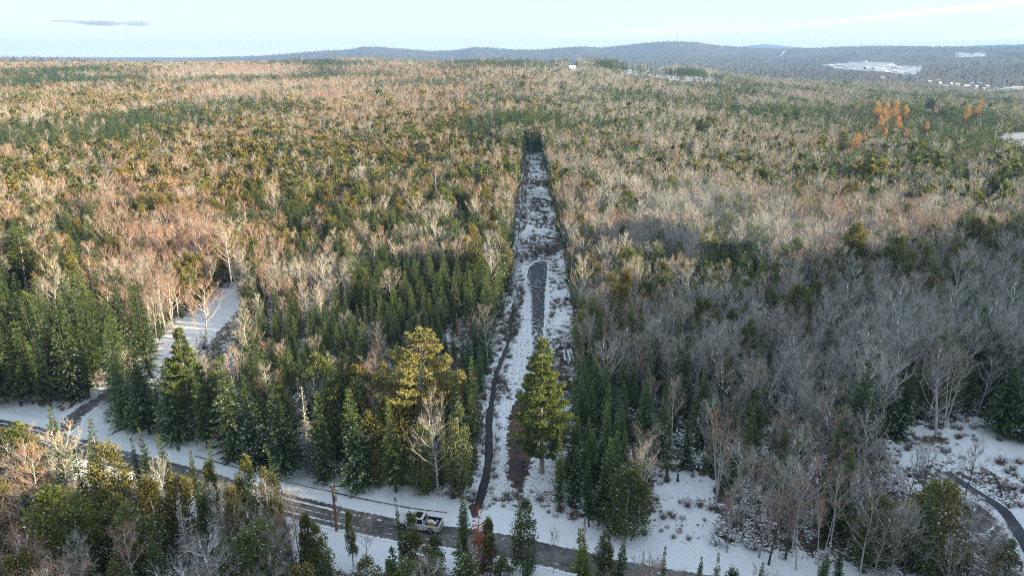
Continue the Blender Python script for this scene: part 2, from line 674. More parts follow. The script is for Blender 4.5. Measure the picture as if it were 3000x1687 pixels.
road_line = smooth_path([tuple(p) for p in offset(rf, ROAD_W / 2)], 1.0)     # centre, travelling left to right; the camera side is right
DITCH = [(1545, 462), (1533, 520), (1528, 560), (1530, 600), (1522, 640), (1519, 690), (1513, 720), (1522, 748), (1514, 770), (1505, 815), (1516, 850), (1506, 890),
         (1497, 940), (1492, 985), (1480, 1025), (1466, 1060), (1452, 1095), (1444, 1150), (1434, 1210), (1432, 1270), (1432, 1330), (1422, 1390), (1410, 1440), (1396, 1484)]
ditch_line = smooth_path([tuple(G(*p)) for p in DITCH], 0.8)
DRIVE = [(196, 1262), (215, 1225), (262, 1188), (340, 1138), (430, 1075), (505, 1020), (575, 950), (640, 890), (690, 858), (740, 830)]
drive_line = smooth_path([tuple(G(*p)) for p in DRIVE], 1.0)
STRIP_PX = [(1534, 447), (1588, 447), (1612, 560), (1638, 680), (1660, 800), (1682, 950), (1688, 1080), (1672, 1200), (1640, 1320), (1650, 1400), (1690, 1480), (1760, 1560), (1700, 1600), (1370, 1530),
            (1372, 1480), (1392, 1380), (1404, 1280), (1416, 1180), (1434, 1080), (1466, 960), (1486, 850), (1502, 720), (1516, 600)]
strip_ground = [tuple(G(*p)) for p in STRIP_PX]
CLEAR_R_PX = [(2590, 1330), (2660, 1240), (2760, 1262), (2830, 1220), (2960, 1240), (3150, 1300), (3300, 1560), (3000, 1640), (2900, 1490), (2760, 1440), (2650, 1440)]
clear_r_ground = [tuple(G(*p)) for p in CLEAR_R_PX]
SLOPE_PX = [(1910, 1350), (1990, 1345), (2085, 1400), (2100, 1520), (2090, 1640), (1900, 1600), (1850, 1560), (1930, 1480)]
slope_ground = [tuple(G(*p)) for p in SLOPE_PX]
RDRIVE = [(2772, 1382), (2830, 1424), (2890, 1462), (2935, 1492), (2985, 1560), (3040, 1640), (3100, 1730)]
rdrive_line = smooth_path([tuple(G(*p)) for p in RDRIVE], 0.8)
POOL_PX = [(2765, 1452), (2840, 1452), (2900, 1492), (2935, 1530), (2900, 1570), (2830, 1560), (2780, 1510)]

# ------------------------------------------------------------------ the ground sheet
xs = np.concatenate([-np.geomspace(90, 11000, 75)[::-1], np.arange(-89, 90, 0.62), np.geomspace(90, 11000, 75)])
ys = np.concatenate([-np.geomspace(1, 400, 16)[::-1] + 40, np.arange(41, 60, 1.2), np.arange(60, 170, 0.55), np.arange(170, 460, 1.1), np.geomspace(461, 9600, 120)])
XX, YY = np.meshgrid(xs, ys)
ZZ = terrain(XX, YY)
near = (YY < 470) & (np.abs(XX) < 140) & (YY > 20)
dd = np.full(XX.shape, 99.0)
dd[near] = polydist(XX[near], YY[near], ditch_line[::2])
dwid = 0.62 + 0.36 * (YY < 105)
ZZ -= 0.70 * np.exp(-(dd / dwid) ** 2)
rd = np.full(XX.shape, 99.0)
rd[near] = polydist(XX[near], YY[near], road_line[::3])
farside = near & (rd < 14)
lump = (fbm(XX / 3.0, YY / 3.0, 31, 3) - 0.5) * 0.35 + (fbm(XX / 14.0, YY / 14.0, 33, 2) - 0.5) * 0.5
flat = sstep(2.9, 6.5, rd)
ZZ += np.where(near, lump * flat * sstep(0.8, 2.5, dd), 0)
ZZ += np.where(near, 0.16 * np.exp(-((rd - 3.6) / 0.6) ** 2) - 0.05 * (rd < 2.9), 0)
ddr = np.full(XX.shape, 99.0)
ddr[near] = polydist(XX[near], YY[near], drive_line[::3])
drr = np.full(XX.shape, 99.0)
drr[near] = polydist(XX[near], YY[near], rdrive_line[::3])
in_strip = inpoly(XX, YY, strip_ground)
in_clear = inpoly(XX, YY, clear_r_ground)
in_slope = inpoly(XX, YY, slope_ground)
D_ = np.hypot(XX, YY)
bare = np.full(XX.shape, 0.62)                                   # forest floor
bare = np.where(D_ > 900, 0.95, bare)
bare = np.where(in_strip, 0.49 + 0.25 * (fbm(XX / 9, YY / 14, 51, 3) - 0.5) * 2, bare)
bare = np.where(in_clear, 0.32 + 0.24 * sstep(0.45, 0.7, fbm(XX / 12, YY / 12, 61, 3)), bare)
bare = np.where(in_slope, 0.42, bare)
bare = np.where(near & (rd < 9), np.minimum(bare, 0.02 + 0.085 * (rd - 3)), bare)
bare = np.where(near & (ddr < 6), np.minimum(bare, 0.05 + 0.07 * np.maximum(ddr - 2, 0)), bare)
bare = np.where(near & (dd < 2.2), np.maximum(bare, 0.45), bare)
track = np.abs(rd - 5.2 - 0.25 * np.sin(XX * 0.3)) < 0.28
mud = np.where(near, np.exp(-(dd / 0.6) ** 2) * (0.35 + 0.9 * fbm(XX / 3.0, YY / 7.0, 83, 2)), 0)
mud = np.where(near & (YY > 100) & (YY < 145), np.maximum(mud, (0.55 + 0.7 * fbm(XX / 2.0, YY / 3.0, 84, 2)) * np.exp(-((dd + 0.25) / 0.8) ** 2)), mud)
cam_side = np.zeros(XX.shape, bool)

nx, ny = len(xs), len(ys)
gv = np.stack([XX, YY, ZZ], -1).reshape(-1, 3)
ii, jj = np.meshgrid(np.arange(ny - 1), np.arange(nx - 1), indexing='ij')
gf = np.stack([ii * nx + jj, ii * nx + jj + 1, (ii + 1) * nx + jj + 1, (ii + 1) * nx + jj], -1).reshape(-1, 4)
gb = MB()
gb.add(gv, gf)
ground = gb.obj('ground', M['ground'], smooth=True)
for nm, arr in (('bare', bare), ('mud', mud)):
    a_ = ground.data.attributes.new(nm, 'FLOAT', 'POINT')
    a_.data.foreach_set('value', arr.astype(np.float32).ravel())
tag(ground, 'snow covered woodland ground with brown litter showing through', 'ground', kind='structure')


def gz(x, y):
    """height of the built ground sheet (bilinear)"""
    x, y = np.asarray(x, float), np.asarray(y, float)
    j = np.clip(np.searchsorted(xs, x) - 1, 0, nx - 2)
    i = np.clip(np.searchsorted(ys, y) - 1, 0, ny - 2)
    u = np.clip((x - xs[j]) / (xs[j + 1] - xs[j]), 0, 1)
    v = np.clip((y - ys[i]) / (ys[i + 1] - ys[i]), 0, 1)
    return (ZZ[i, j] * (1 - u) + ZZ[i, j + 1] * u) * (1 - v) + (ZZ[i + 1, j] * (1 - u) + ZZ[i + 1, j + 1] * u) * v


def ribbon(name, line, width, mat, zoff, nacross=9, edge=0.75, zfix=None, wob=0.15, ruts=0.0):
    line = np.asarray(line)
    T = np.gradient(line, axis=0)
    T /= np.linalg.norm(T, axis=1)[:, None]
    N = np.stack([T[:, 1], -T[:, 0]], 1)
    s = np.linspace(-1, 1, nacross)
    wv = np.broadcast_to(np.asarray(width, float), (len(line),)) / 2
    k = np.arange(len(line))
    wv = wv * (1 + wob * (fbm(k / 5.0, k * 0 + 3.3, 7, 2) - 0.5) * 2)
    P = line[:, None, :] + N[:, None, :] * (s[None, :, None] * wv[:, None, None])
    z = gz(P[..., 0], P[..., 1]) if zfix is None else np.full(P.shape[:2], zfix)
    V = np.concatenate([P, (z + zoff)[..., None]], -1).reshape(-1, 3)
    n_, a_ = len(line), nacross
    i, j = np.meshgrid(np.arange(n_ - 1), np.arange(a_ - 1), indexing='ij')
    F = np.stack([i * a_ + j, i * a_ + j + 1, (i + 1) * a_ + j + 1, (i + 1) * a_ + j], -1).reshape(-1, 4)[:, ::-1]
    tint = np.clip((np.abs(s) - edge) / (1 - edge), 0, 1)[None, :] * 0.9 * np.ones((n_, 1))
    if ruts:     # thin slush between and beside the wheel paths
        tint = np.maximum(tint, ruts * (0.5 + 0.5 * np.cos(np.abs(s) * 4 * math.pi + 0.6))[None, :] ** 2 * (0.6 + 0.8 * fbm(k / 14.0, k * 0 + 8.1, 19, 2))[:, None])
    tint = tint.ravel()
    b = MB()
    b.add(V, F, 0, tint)
    return b.obj(name, mat, smooth=True)


def sheet(name, poly_px, mat, zoff, res=0.5, soft=2.0, zfix=None, base=None):
    """a patch of ground cover inside a polygon; tint rises to 0.9 at the rim"""
    P = np.array([G(*p) for p in poly_px])
    x = np.arange(P[:, 0].min(), P[:, 0].max() + res, res)
    y = np.arange(P[:, 1].min(), P[:, 1].max() + res, res)
    X, Y = np.meshgrid(x, y)
    ins = inpoly(X, Y, [tuple(p) for p in P])
    dist = polydist(X, Y, [tuple(p) for p in P] + [tuple(P[0])])
    t = np.where(ins, np.clip(1 - dist / soft, 0, 1) * 0.9, 0.9)
    if base is not None:
        t = np.clip(t + base(*project(X, Y, 0 * X)[:2]), 0, 1)
    z = (gz(X, Y) if zfix is None else np.full(X.shape, zfix)) + zoff
    i, j = np.meshgrid(np.arange(len(y) - 1), np.arange(len(x) - 1), indexing='ij')
    w = len(x)
    F = np.stack([i * w + j, i * w + j + 1, (i + 1) * w + j + 1, (i + 1) * w + j], -1).reshape(-1, 4)
    keep = ins.ravel()[F].all(1)
    b = MB()
    used = np.unique(F[keep])
    mp = np.full(X.size, -1)
    mp[used] = np.arange(len(used))
    V = np.stack([X, Y, z], -1).reshape(-1, 3)[used]
    b.add(V, mp[F[keep]], 0, t.ravel()[used])
    return b.obj(name, mat, smooth=True)


road = tag(ribbon('road', road_line, ROAD_W, M['asphalt'], 0.045, 25, 0.55, wob=0.08, ruts=0.56), 'grey wet asphalt road between snowbanks', 'road', kind='structure')
drv = tag(ribbon('driveway', drive_line[:18], 4.4, M['asphalt'], 0.04, 21, 0.15, ruts=0.62), 'bare gravel mouth of the snowy side drive', 'driveway', kind='structure')
rdv = tag(ribbon('driveway', rdrive_line, np.interp(np.arange(len(rdrive_line)), [0, 12, 26, 60], [1.6, 1.9, 3.2, 7.5]), M['gravel'], 0.05, 9, 0.7), 'dark gravel drive at the lower right corner', 'driveway', kind='structure')
stream = tag(ribbon('stream', ditch_line, np.interp(np.arange(len(ditch_line)), [0, 250, 330, 345, len(ditch_line)], [0.35, 0.4, 0.45, 1.0, 1.3]), M['water'], 0, 3, 0.9, zfix=-0.42, wob=0.8),
             'narrow ditch of dark water along the cleared strip', 'stream', kind='structure')
drow = project(ditch_line[:, 0], ditch_line[:, 1], 0)[1]
for q, (a_, b_) in enumerate(((752, 832), (868, 905), (706, 722), (640, 652))):
    kk_ = (drow > a_) & (drow < b_)
    tag(ribbon('stream', ditch_line[kk_], (1.25, 0.9, 0.9, 0.9)[q], M['openwater'], 0, 5, 0.95, zfix=-0.33, wob=0.4), ('longest blue sky reflection in the ditch beside the gravel', 'second blue gleam in the ditch, nearer than the longest', 'short blue gleam in the ditch beyond the gravel', 'farthest tiny blue gleam in the ditch')[q], 'stream', kind='structure')
gravel = tag(sheet('gravel_path', [(1536, 806), (1544, 782), (1562, 768), (1588, 762), (1611, 768), (1610, 800), (1604, 860), (1603, 930), (1600, 1000), (1612, 1060), (1600, 1120), (1530, 1130), (1462, 1110), (1476, 1020), (1505, 975), (1530, 940), (1538, 900), (1533, 830)],
                   M['gravel'], 0.04, 0.35, 0.7, base=lambda a, b_: 0.41 + 0.08 * sstep(910, 1000, b_) + 0.10 * sstep(1560, 1535, a) + 0.3 * sstep(1566, 1545, a) * sstep(800, 900, b_)), 'dark gravel laid down the middle of the cleared strip', 'path', kind='structure')
litter = tag(sheet('leaf_litter', [(1488, 1130), (1540, 1120), (1600, 1150), (1628, 1240), (1604, 1310), (1596, 1370), (1578, 1420), (1590, 1470), (1540, 1490), (1480, 1470), (1440, 1400), (1446, 1300), (1452, 1220)],
                   M['leafy'], 0.05, 0.35, 3.4, base=lambda a, b_: 0.08 + 0.4 * sstep(1425, 1470, b_) + 0.4 * sstep(1190, 1140, b_)), 'dark brown snow-free leaf litter under the tall pine', 'leaf litter', kind='structure')
rut_line = offset(road_line, -(ROAD_W / 2 + 1.9))
k_ = (project(rut_line[:, 0], rut_line[:, 1], 0)[0] > 560) & (project(rut_line[:, 0], rut_line[:, 1], 0)[0] < 1330)
tag(ribbon('wheel_rut', rut_line[k_], 0.40, M['leafy'], 0.03, 7, 0.05, wob=0.8), 'dark wheel rut along the snowbank beyond the road', 'wheel rut', kind='structure')
pool = tag(sheet('puddle', POOL_PX, M['gravel'], 0.03, 0.4, 1.2), 'dark wet hollow beside the gravel drive', 'puddle', kind='structure')
for q, pl in enumerate([[(1540, 757), (1552, 752), (1572, 752), (1571, 762), (1548, 764)], [(1622, 1083), (1640, 1080), (1642, 1092), (1625, 1094)]]):
    P = np.array([G(*p) for p in pl])
    c = P.mean(0)
    b = MB()
    n_ = 20
    a = np.arange(n_) / n_ * 2 * math.pi
    rr = np.ptp(P, axis=0).max() / 2 * (1 + 0.25 * np.sin(3 * a + q))
    V = np.vstack([np.stack([c[0] + rr * np.cos(a), c[1] + rr * 0.6 * np.sin(a), np.full(n_, gz(c[0], c[1]) + 0.12)], 1), [[c[0], c[1], gz(c[0], c[1]) + 0.12]]])
    b.add(V, [[k, (k + 1) % n_, n_] for k in range(n_)])
    tag(b.obj('puddle', M['openwater']), ['sky blue puddle above the gravel on the cleared strip', 'small blue puddle right of the tall pine'][q], 'puddle', kind='structure')

# ------------------------------------------------------------------ tree builders (each gives a trunk mesh and a crown mesh)
def rnd_dirs(r, n):
    v = r.normal(size=(n, 3))
    return unit(v)


def side_of(A, r):
    s = np.cross(A, r.normal(size=A.shape))
    return unit(s)


def spruce_form(seed, h=11.0, R=1.9, nb=230, detail=1.0, snow=0.25, mat='spruce', sparse=1.0, low=0.06, join=False, trunk='darkbark'):
    r = np.random.default_rng(seed)
    tb, cb = MB(), MB()
    k = 7
    tz = np.linspace(0, h * 0.985, k)
    tb.tube(np.stack([0.04 * np.sin(tz), 0.04 * np.cos(tz * 1.3), tz], 1), np.interp(tz, [0, h * 0.55, h], [0.0155 * h, 0.0062 * h, 0.008]), 6 if detail >= 0.6 else 4)
    nb = int(nb)
    t = 1 - (1 - np.sort(r.random(nb))) ** 0.75
    t = low + (0.985 - low) * t
    az = np.arange(nb) * 2.399 + r.normal(0, 0.35, nb)
    ln = (0.86 * R * (1 - t) ** 0.95 * r.uniform(0.5, 1.25, nb) * (0.82 + 0.36 * vnoise(az * 0.9, t * 9 + seed, seed)) + 0.10) * np.where(t < low + 0.12, r.uniform(0.55, 1, nb), 1)
    slope = np.interp(t, [0, 0.5, 0.9, 1], [-0.32, -0.12, 0.35, 1.1]) + r.normal(0, 0.09, nb)
    tl, tw = (0.36, 0.145) if detail >= 0.9 else ((0.85, 0.40) if detail >= 0.4 else (1.5, 0.85))
    step = tl * 0.55
    C, A, S, L, W, TI = [], [], [], [], [], []
    SC, SA, SS, SL, SW = [], [], [], [], []
    for i in range(nb):
        if detail >= 0.9 and vnoise(np.array(math.cos(az[i]) * 1.6 + seed), np.array(math.sin(az[i]) * 1.6 + t[i] * 7), seed + 3) < 0.22:
            continue
        d = np.array([math.cos(az[i]), math.sin(az[i]), slope[i]])
        d /= np.linalg.norm(d)
        side = np.array([-math.sin(az[i]), math.cos(az[i]), 0])
        n = max(1, int(ln[i] / step))
        s = (np.arange(n) + r.uniform(0.2, 0.9)) / n * ln[i]
        base = np.array([0, 0, t[i] * h])
        up = 0.10 * (s / max(ln[i], 0.1)) ** 2 * ln[i]
        pos = base + d * s[:, None] + np.array([0, 0, 1.0]) * up[:, None]
        for sg in ((-1, 1, 0) if detail >= 0.9 else (-1, 1)):
            m = r.random(n) < sparse
            ax = unit(d * (1.0 if sg == 0 else 0.75) + side * sg * r.uniform(0.45, 0.95, (n, 1)) + np.array([0, 0, 1]) * r.uniform(-0.28, 0.22, (n, 1)))
            sd_ = unit(np.cross(ax, np.array([0, 0, 1.0])) + 0.45 * r.normal(size=(n, 3)))
            C.append(pos[m]); A.append(ax[m]); S.append(sd_[m])
            fr = np.clip(s / (ln[i] + 0.01), 0, 1)
            L.append((tl * r.uniform(0.7, 1.25, n) * (1 - 0.25 * fr))[m])
            W.append((tw * r.uniform(0.7, 1.3, n))[m])
            TI.append(np.clip(0.02 + 0.75 * fr ** 1.4 * r.uniform(0.6, 1.25, n) + 0.30 * t[i], 0, 1)[m])  # sunlight painted into the tint: tips and upper boughs lighter, inner tufts darker
        if snow and r.random() < snow * 2.2 * np.interp(t[i], [0, 0.4, 0.7, 1], [1.4, 1.1, 0.25, 0.05]):
            m = (r.random(n) < 0.5) & (s > 0.25 * ln[i])
            if m.any():
                q = m.sum()
                SC.append(pos[m] + np.array([0, 0, 0.07]) + r.normal(0, 0.10, (q, 3)) * np.array([1, 1, 0.2]))
                SA.append(unit(d + side * r.normal(0, 0.7, (q, 1))))
                SS.append(unit(side + 0.3 * r.normal(size=(q, 3)) * np.array([1, 1, 0.4])))
                SL.append(tl * r.uniform(0.35, 0.9, q)); SW.append(tw * r.uniform(0.35, 0.8, q))
    cb.rhombs(np.concatenate(C), np.concatenate(A), np.concatenate(S), np.concatenate(L), np.concatenate(W), 0, np.concatenate(TI))
    # leader
    cb.slivers(np.array([[0.0, 0, h * 0.95]] * 3), unit(np.array([[0.05, 0, 1], [-0.1, 0.05, 1], [0.02, -0.12, 1.0]])), np.array([[1.0, 0, 0], [0, 1.0, 0], [0.7, 0.7, 0]]), 0.06 * h, 0.10, 0, 0.8)
    if SC:
        cb.rhombs(np.concatenate(SC), np.concatenate(SA), np.concatenate(SS), np.concatenate(SL), np.concatenate(SW), 1)
    return tb, cb, [M[trunk]], [M[mat], M['snowfleck']]


def cedar_form(seed, h=10.0, R=2.2, n=3000, detail=1.0, snow=0.05, mat='cedar', low=0.10, lean=0.0):
    r = np.random.default_rng(seed)
    tb, cb = MB(), MB()
    tz = np.linspace(0, h * 0.93, 7)
    tb.tube(np.stack([0.08 * np.sin(tz * 0.7 + seed), 0.08 * np.cos(tz * 0.9), tz], 1), np.interp(tz, [0, h], [0.017 * h, 0.02]), 6 if detail >= 0.6 else 4)
    nlobe = 46 if detail >= 0.9 else 26
    tl, tw = (0.34, 0.16) if detail >= 0.9 else ((0.85, 0.48) if detail >= 0.4 else (1.45, 0.95))
    lt = low + (0.96 - low) * (1 - (1 - r.random(nlobe)) ** 0.85)
    la = np.arange(nlobe) * 2.399 + r.normal(0, 0.5, nlobe)
    prof = np.interp(lt, [0, low, 0.3, 0.55, 0.8, 0.93, 1], [0.3, 0.7, 1.0, 0.88, 0.55, 0.26, 0.08])
    lr = R * prof * r.uniform(0.55, 1.05, nlobe)
    lc = np.stack([lr * np.cos(la) * 0.72, lr * np.sin(la) * 0.72, lt * h], 1)
    ls = np.stack([R * 0.36 * (0.35 + prof), R * 0.36 * (0.35 + prof), h * 0.085 * (0.7 + prof * 0.6)], 1) * r.uniform(0.7, 1.25, (nlobe, 1))
    pick = r.integers(0, nlobe, n)
    dirs = rnd_dirs(r, n)
    rr = r.random(n) ** 0.45
    C = lc[pick] + dirs * ls[pick] * rr[:, None]
    rad2 = unit(np.stack([C[:, 0], C[:, 1], np.zeros(n)], 1))
    A = unit(rad2 * r.uniform(0.1, 0.9, (n, 1)) + np.array([0, 0, 1.0]) * r.uniform(-0.15, 1.0, (n, 1)) + 0.45 * r.normal(size=(n, 3)))
    S = side_of(A, r)
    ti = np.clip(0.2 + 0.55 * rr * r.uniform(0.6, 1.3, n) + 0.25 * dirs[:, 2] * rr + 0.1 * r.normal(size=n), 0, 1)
    cb.rhombs(C, A, S, tl * r.uniform(0.6, 1.3, n), tw * r.uniform(0.6, 1.3, n), 0, ti)
    if snow:
        q = int(n * snow)
        pk = r.integers(0, nlobe, q)
        d2 = rnd_dirs(r, q)
        d2[:, 2] = np.abs(d2[:, 2]) * 0.8
        Cs = lc[pk] + d2 * ls[pk] * 1.02
        As = unit(np.stack([r.normal(size=q), r.normal(size=q), 0.15 * r.normal(size=q)], 1))
        cb.rhombs(Cs, As, unit(np.cross(As, np.array([0, 0, 1.0])) + 0.2 * r.normal(size=(q, 3))), tl * r.uniform(0.25, 0.6, q), tw * r.uniform(0.35, 0.8, q), 1)
    return tb, cb, [M['bark']], [M[mat], M['snowfleck']]


def pine_form(seed, h=19.0, R=4.0, layers=16, tufts=34, mat='pine', flat=0.5, bare_low=0.28, detail=1.0, cone=False):
    r = np.random.default_rng(seed)
    tb, cb = MB(), MB()
    tz = np.linspace(0, h * 0.97, 9)
    tp = np.stack([0.15 * np.sin(tz * 0.35 + seed), 0.15 * np.cos(tz * 0.3), tz], 1)
    tb.tube(tp, np.interp(tz, [0, h], [0.017 * h, 0.03]), 7)
    C, A, S, L, W, TI = [], [], [], [], [], []
    for k in range(layers):
        t = bare_low + (0.97 - bare_low) * (k + r.uniform(-0.3, 0.3)) / (layers - 1)
        t = min(max(t, bare_low), 0.97)
        prof = np.interp(t, [bare_low, bare_low + 0.14, 0.6, 0.82, 1], [0.55, 1.0, 0.9, 0.6, 0.14])
        if cone:
            prof = np.interp(t, [bare_low, 0.32, 0.5, 0.8, 1], [0.8, 1.0, 0.9, 0.42, 0.10])
        nbr = r.integers(4, 7)
        a0 = r.random() * 6.28
        for b in range(nbr):
            az = a0 + b / nbr * 6.28 + r.normal(0, 0.25)
            ln = R * prof * r.uniform(0.5, 1.1)
            sl = r.uniform(-0.02, 0.30) + 0.35 * max(0, t - 0.7)
            s = np.linspace(0, 1, 5)
            c0 = np.array([np.interp(t * h, tz, tp[:, 0]), np.interp(t * h, tz, tp[:, 1]), t * h])
            bend = r.normal(0, 0.14)
            P = c0 + np.stack([ln * s * np.cos(az + bend * s), ln * s * np.sin(az + bend * s), ln * (sl * s + 0.14 * s * s)], 1)
            tb.tube(P, np.linspace(0.055, 0.012, 5), 4)
            nt = max(6, int(tufts * ln / 2.6))
            sp = r.uniform(0.32, 1.05, nt) ** 0.8
            pos = np.stack([np.interp(sp, s, P[:, i]) for i in range(3)], 1)
            wdt = ln * 0.24 * np.sin(np.clip(sp, 0, 1) * 2.6)
            pos += np.stack([-np.sin(az) * np.ones(nt), np.cos(az) * np.ones(nt), np.zeros(nt)], 1) * (r.uniform(-1, 1, nt) * wdt)[:, None]
            pos[:, 2] += r.normal(0, 0.10, nt) + 0.05
            for q in range(5 if detail >= 0.9 else 2):
                ax = unit(np.stack([np.cos(az) * np.ones(nt), np.sin(az) * np.ones(nt), np.full(nt, 0.55)], 1) * 0.7 + r.normal(size=(nt, 3)) * 0.65 * np.array([1, 1, flat]))
                C.append(pos); A.append(ax); S.append(side_of(ax, r))
                L.append(r.uniform(0.35, 0.62, nt) * (1 if detail >= 0.9 else 1.7)); W.append(r.uniform(0.10, 0.2, nt) * (1 if detail >= 0.9 else 1.9))
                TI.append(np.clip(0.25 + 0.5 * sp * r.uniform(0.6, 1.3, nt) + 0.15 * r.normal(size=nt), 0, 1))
    cb.rhombs(np.concatenate(C), np.concatenate(A), np.concatenate(S), np.concatenate(L), np.concatenate(W), 0, np.concatenate(TI))
    return tb, cb, [M['bark']], [M[mat]]


def bare_form(seed, h=12.0, spread=3.2, limbs=13, subs=7, twigs=7, lets=3, w=0.024, start=0.35, up=0.75, bark='bark', mat='twig', sides=6, tw=1.0, stems=1, tl=1.0, frost=0):
    r = np.random.default_rng(seed)
    tb, cb = MB(), MB()
    Z = np.array([0, 0, 1.0])
    C, A, L, W, TI = [], [], [], [], []
    for st in range(stems):
        lean = r.normal(0, 0.05, 2) if stems == 1 else np.array([math.cos(st * 6.28 / stems), math.sin(st * 6.28 / stems)]) * r.uniform(0.10, 0.2)
        hh = h * (1 if st == 0 else r.uniform(0.75, 0.98))
        tz = np.linspace(0, hh * 0.93, 9)
        wob = np.cumsum(r.normal(0, 0.11, (9, 2)), 0) * (hh / 12)
        tp = np.concatenate([wob * np.linspace(0, 1, 9)[:, None] + lean * tz[:, None], tz[:, None]], 1)
        tr = np.interp(tz, [0, 0.08 * hh, hh], [0.0145 * h, 0.0115 * h, 0.010]) * tw / math.sqrt(stems)
        tb.tube(tp, tr, sides)
        nl = max(3, int(limbs / stems))
        for i in range(nl):
            t = start + (0.93 - start) * ((i + r.uniform(0, 0.9)) / nl)
            az = i * 2.399 + r.normal(0, 0.4)
            z0 = t * hh
            p0 = np.array([np.interp(z0, tz, tp[:, j]) for j in range(3)])
            ln = spread * (1.25 - 0.85 * (t - start) / (0.95 - start)) * r.uniform(0.7, 1.15)
            inc = up * r.uniform(0.75, 1.3)
            s = np.linspace(0, 1, 6)
            hor = ln * s * 0.85
            ver = ln * (inc * s * 0.8 + 0.38 * s * s)
            bend = r.normal(0, 0.35)
            P = p0 + np.stack([hor * np.cos(az + bend * s), hor * np.sin(az + bend * s), ver], 1) + np.concatenate([np.zeros((1, 3)), r.normal(0, 0.05 * ln / 3, (5, 3))])
            r0 = min(np.interp(z0, tz, tr) * 0.62, 0.03 * ln + 0.012)
            tb.tube(P, np.linspace(r0, 0.011, 6), 4 if sides > 4 else 3)
            Ls = np.linalg.norm(P[-1] - P[0])
            if frost:
                sq = r.uniform(0.1, 0.95, frost)
                pq = np.stack([np.interp(sq, s, P[:, k]) for k in range(3)], 1) + np.array([0, 0, 0.05])
                aq = unit(np.repeat((P[-1] - P[0])[None], frost, 0) * np.array([1, 1, 0.7]) + 0.15 * r.normal(size=(frost, 3)))
                cb.rhombs(pq, aq, unit(np.cross(aq, Z)), r.uniform(0.25, 0.7, frost), r.uniform(0.06, 0.13, frost), 1)
            for j in range(subs + 1):
                last = j == subs
                sj = 0.98 if last else r.uniform(0.22, 0.97)
                q0 = np.array([np.interp(sj, s, P[:, k]) for k in range(3)])
                tang = unit(P[min(5, int(sj * 5) + 1)] - P[max(0, int(sj * 5))] + 1e-6)
                d = unit(tang * 0.8 + r.normal(0, 0.5, 3) + Z * 0.32)
                sl = Ls * r.uniform(0.22, 0.48) * (1.15 - 0.5 * sj)
                Q = q0 + np.stack([d * sl * u_ + Z * 0.14 * sl * u_ * u_ for u_ in (0, 0.5, 1.0)])
                cb.tube(Q, [0.022, 0.016, 0.009], 3, 0, 0.55)
                nt = twigs
                u_ = r.uniform(0.12, 1.0, nt)
                b0 = q0 + d * (sl * u_)[:, None] + Z * (0.14 * sl * u_ * u_)[:, None]
                td = unit(d * 0.8 + r.normal(0, 0.55, (nt, 3)) + Z * 0.42)
                tlen = r.uniform(0.45, 1.05, nt) * (0.7 + 0.1 * spread) * tl
                C.append(b0); A.append(td); L.append(tlen); W.append(np.full(nt, w)); TI.append(r.uniform(0.2, 0.75, nt))
                for e in range(lets):
                    f = r.uniform(0.25, 0.9, nt)
                    C.append(b0 + td * (tlen * f)[:, None])
                    A.append(unit(td * 0.7 + r.normal(0, 0.6, (nt, 3)) + Z * 0.25))
                    L.append(tlen * r.uniform(0.35, 0.75, nt)); W.append(np.full(nt, w * 0.72)); TI.append(r.uniform(0.3, 1.0, nt))
    C, A = np.concatenate(C), np.concatenate(A)
    cb.slivers(C, A, side_of(A, r), np.concatenate(L), np.concatenate(W), 0, np.concatenate(TI))
    return tb, cb, [M[bark]], [M[mat], M['snowfleck']]


def merged(form, name):
    """trunk and crown of a form as one mesh, for the far woods"""
    tb, cb, tm, cm = form
    b = MB()
    o = len(tm)
    for src, off in ((tb, 0), (cb, o)):
        base = b.n
        b.v += src.v
        b.t += src.t
        b.f3 += [f + base for f in src.f3]
        b.f4 += [f + base for f in src.f4]
        b.m3 += [m + off for m in src.m3]
        b.m4 += [m + off for m in src.m4]
        b.n += src.n
    return b, tm + cm


# near forms: (trunk mesh, crown mesh, height)
FORMS = {}


def near_form(key, h, form):
    tb, cb, tm, cm = form
    FORMS.setdefault(key, []).append((tb.mesh('trunk', tm, True), cb.mesh('crown', cm), h, form))


for k_ in range(7):
    near_form('spruce', 10.0, spruce_form(100 + k_, 10.0, (1.7, 2.0, 1.5, 2.3, 1.8, 2.6, 2.1)[k_], (270, 310, 255, 335, 280, 350, 320)[k_], snow=(0.24, 0.42, 0.10, 0.28, 0.04, 0.16, 0.5)[k_], low=(0.05, 0.03, 0.12, 0.04, 0.2, 0.1, 0.02)[k_]))
for k_ in range(6):
    near_form('cedar', 10.0, cedar_form(200 + k_, 10.0, (2.1, 2.5, 1.8, 2.8, 2.2, 1.6)[k_], (4600, 5400, 4200, 6000, 4700, 3900)[k_], snow=(0.04, 0.08, 0.02, 0.05, 0.12, 0.03)[k_], low=(0.12, 0.08, 0.2, 0.1, 0.05, 0.25)[k_]))
for k_ in range(8):
    near_form('bare', 12.0, bare_form(300 + k_, 12.0, (2.7, 3.3, 2.1, 3.6, 1.9, 2.8, 1.6, 2.6)[k_], (13, 14, 11, 15, 12, 13, 12, 16)[k_], 6, 6, 2, 0.027, (0.36, 0.3, 0.45, 0.28, 0.5, 0.4, 0.55, 0.3)[k_],
                                      (1.0, 0.75, 1.3, 0.65, 1.5, 1.1, 1.6, 0.9)[k_], ('bark', 'paleb', 'paleb', 'bark', 'bark', 'paleb', 'paleb', 'darkbark')[k_], stems=(1, 1, 1, 1, 2, 1, 3, 1)[k_], frost=(4, 6, 1, 5, 0, 5, 1, 0)[k_]))
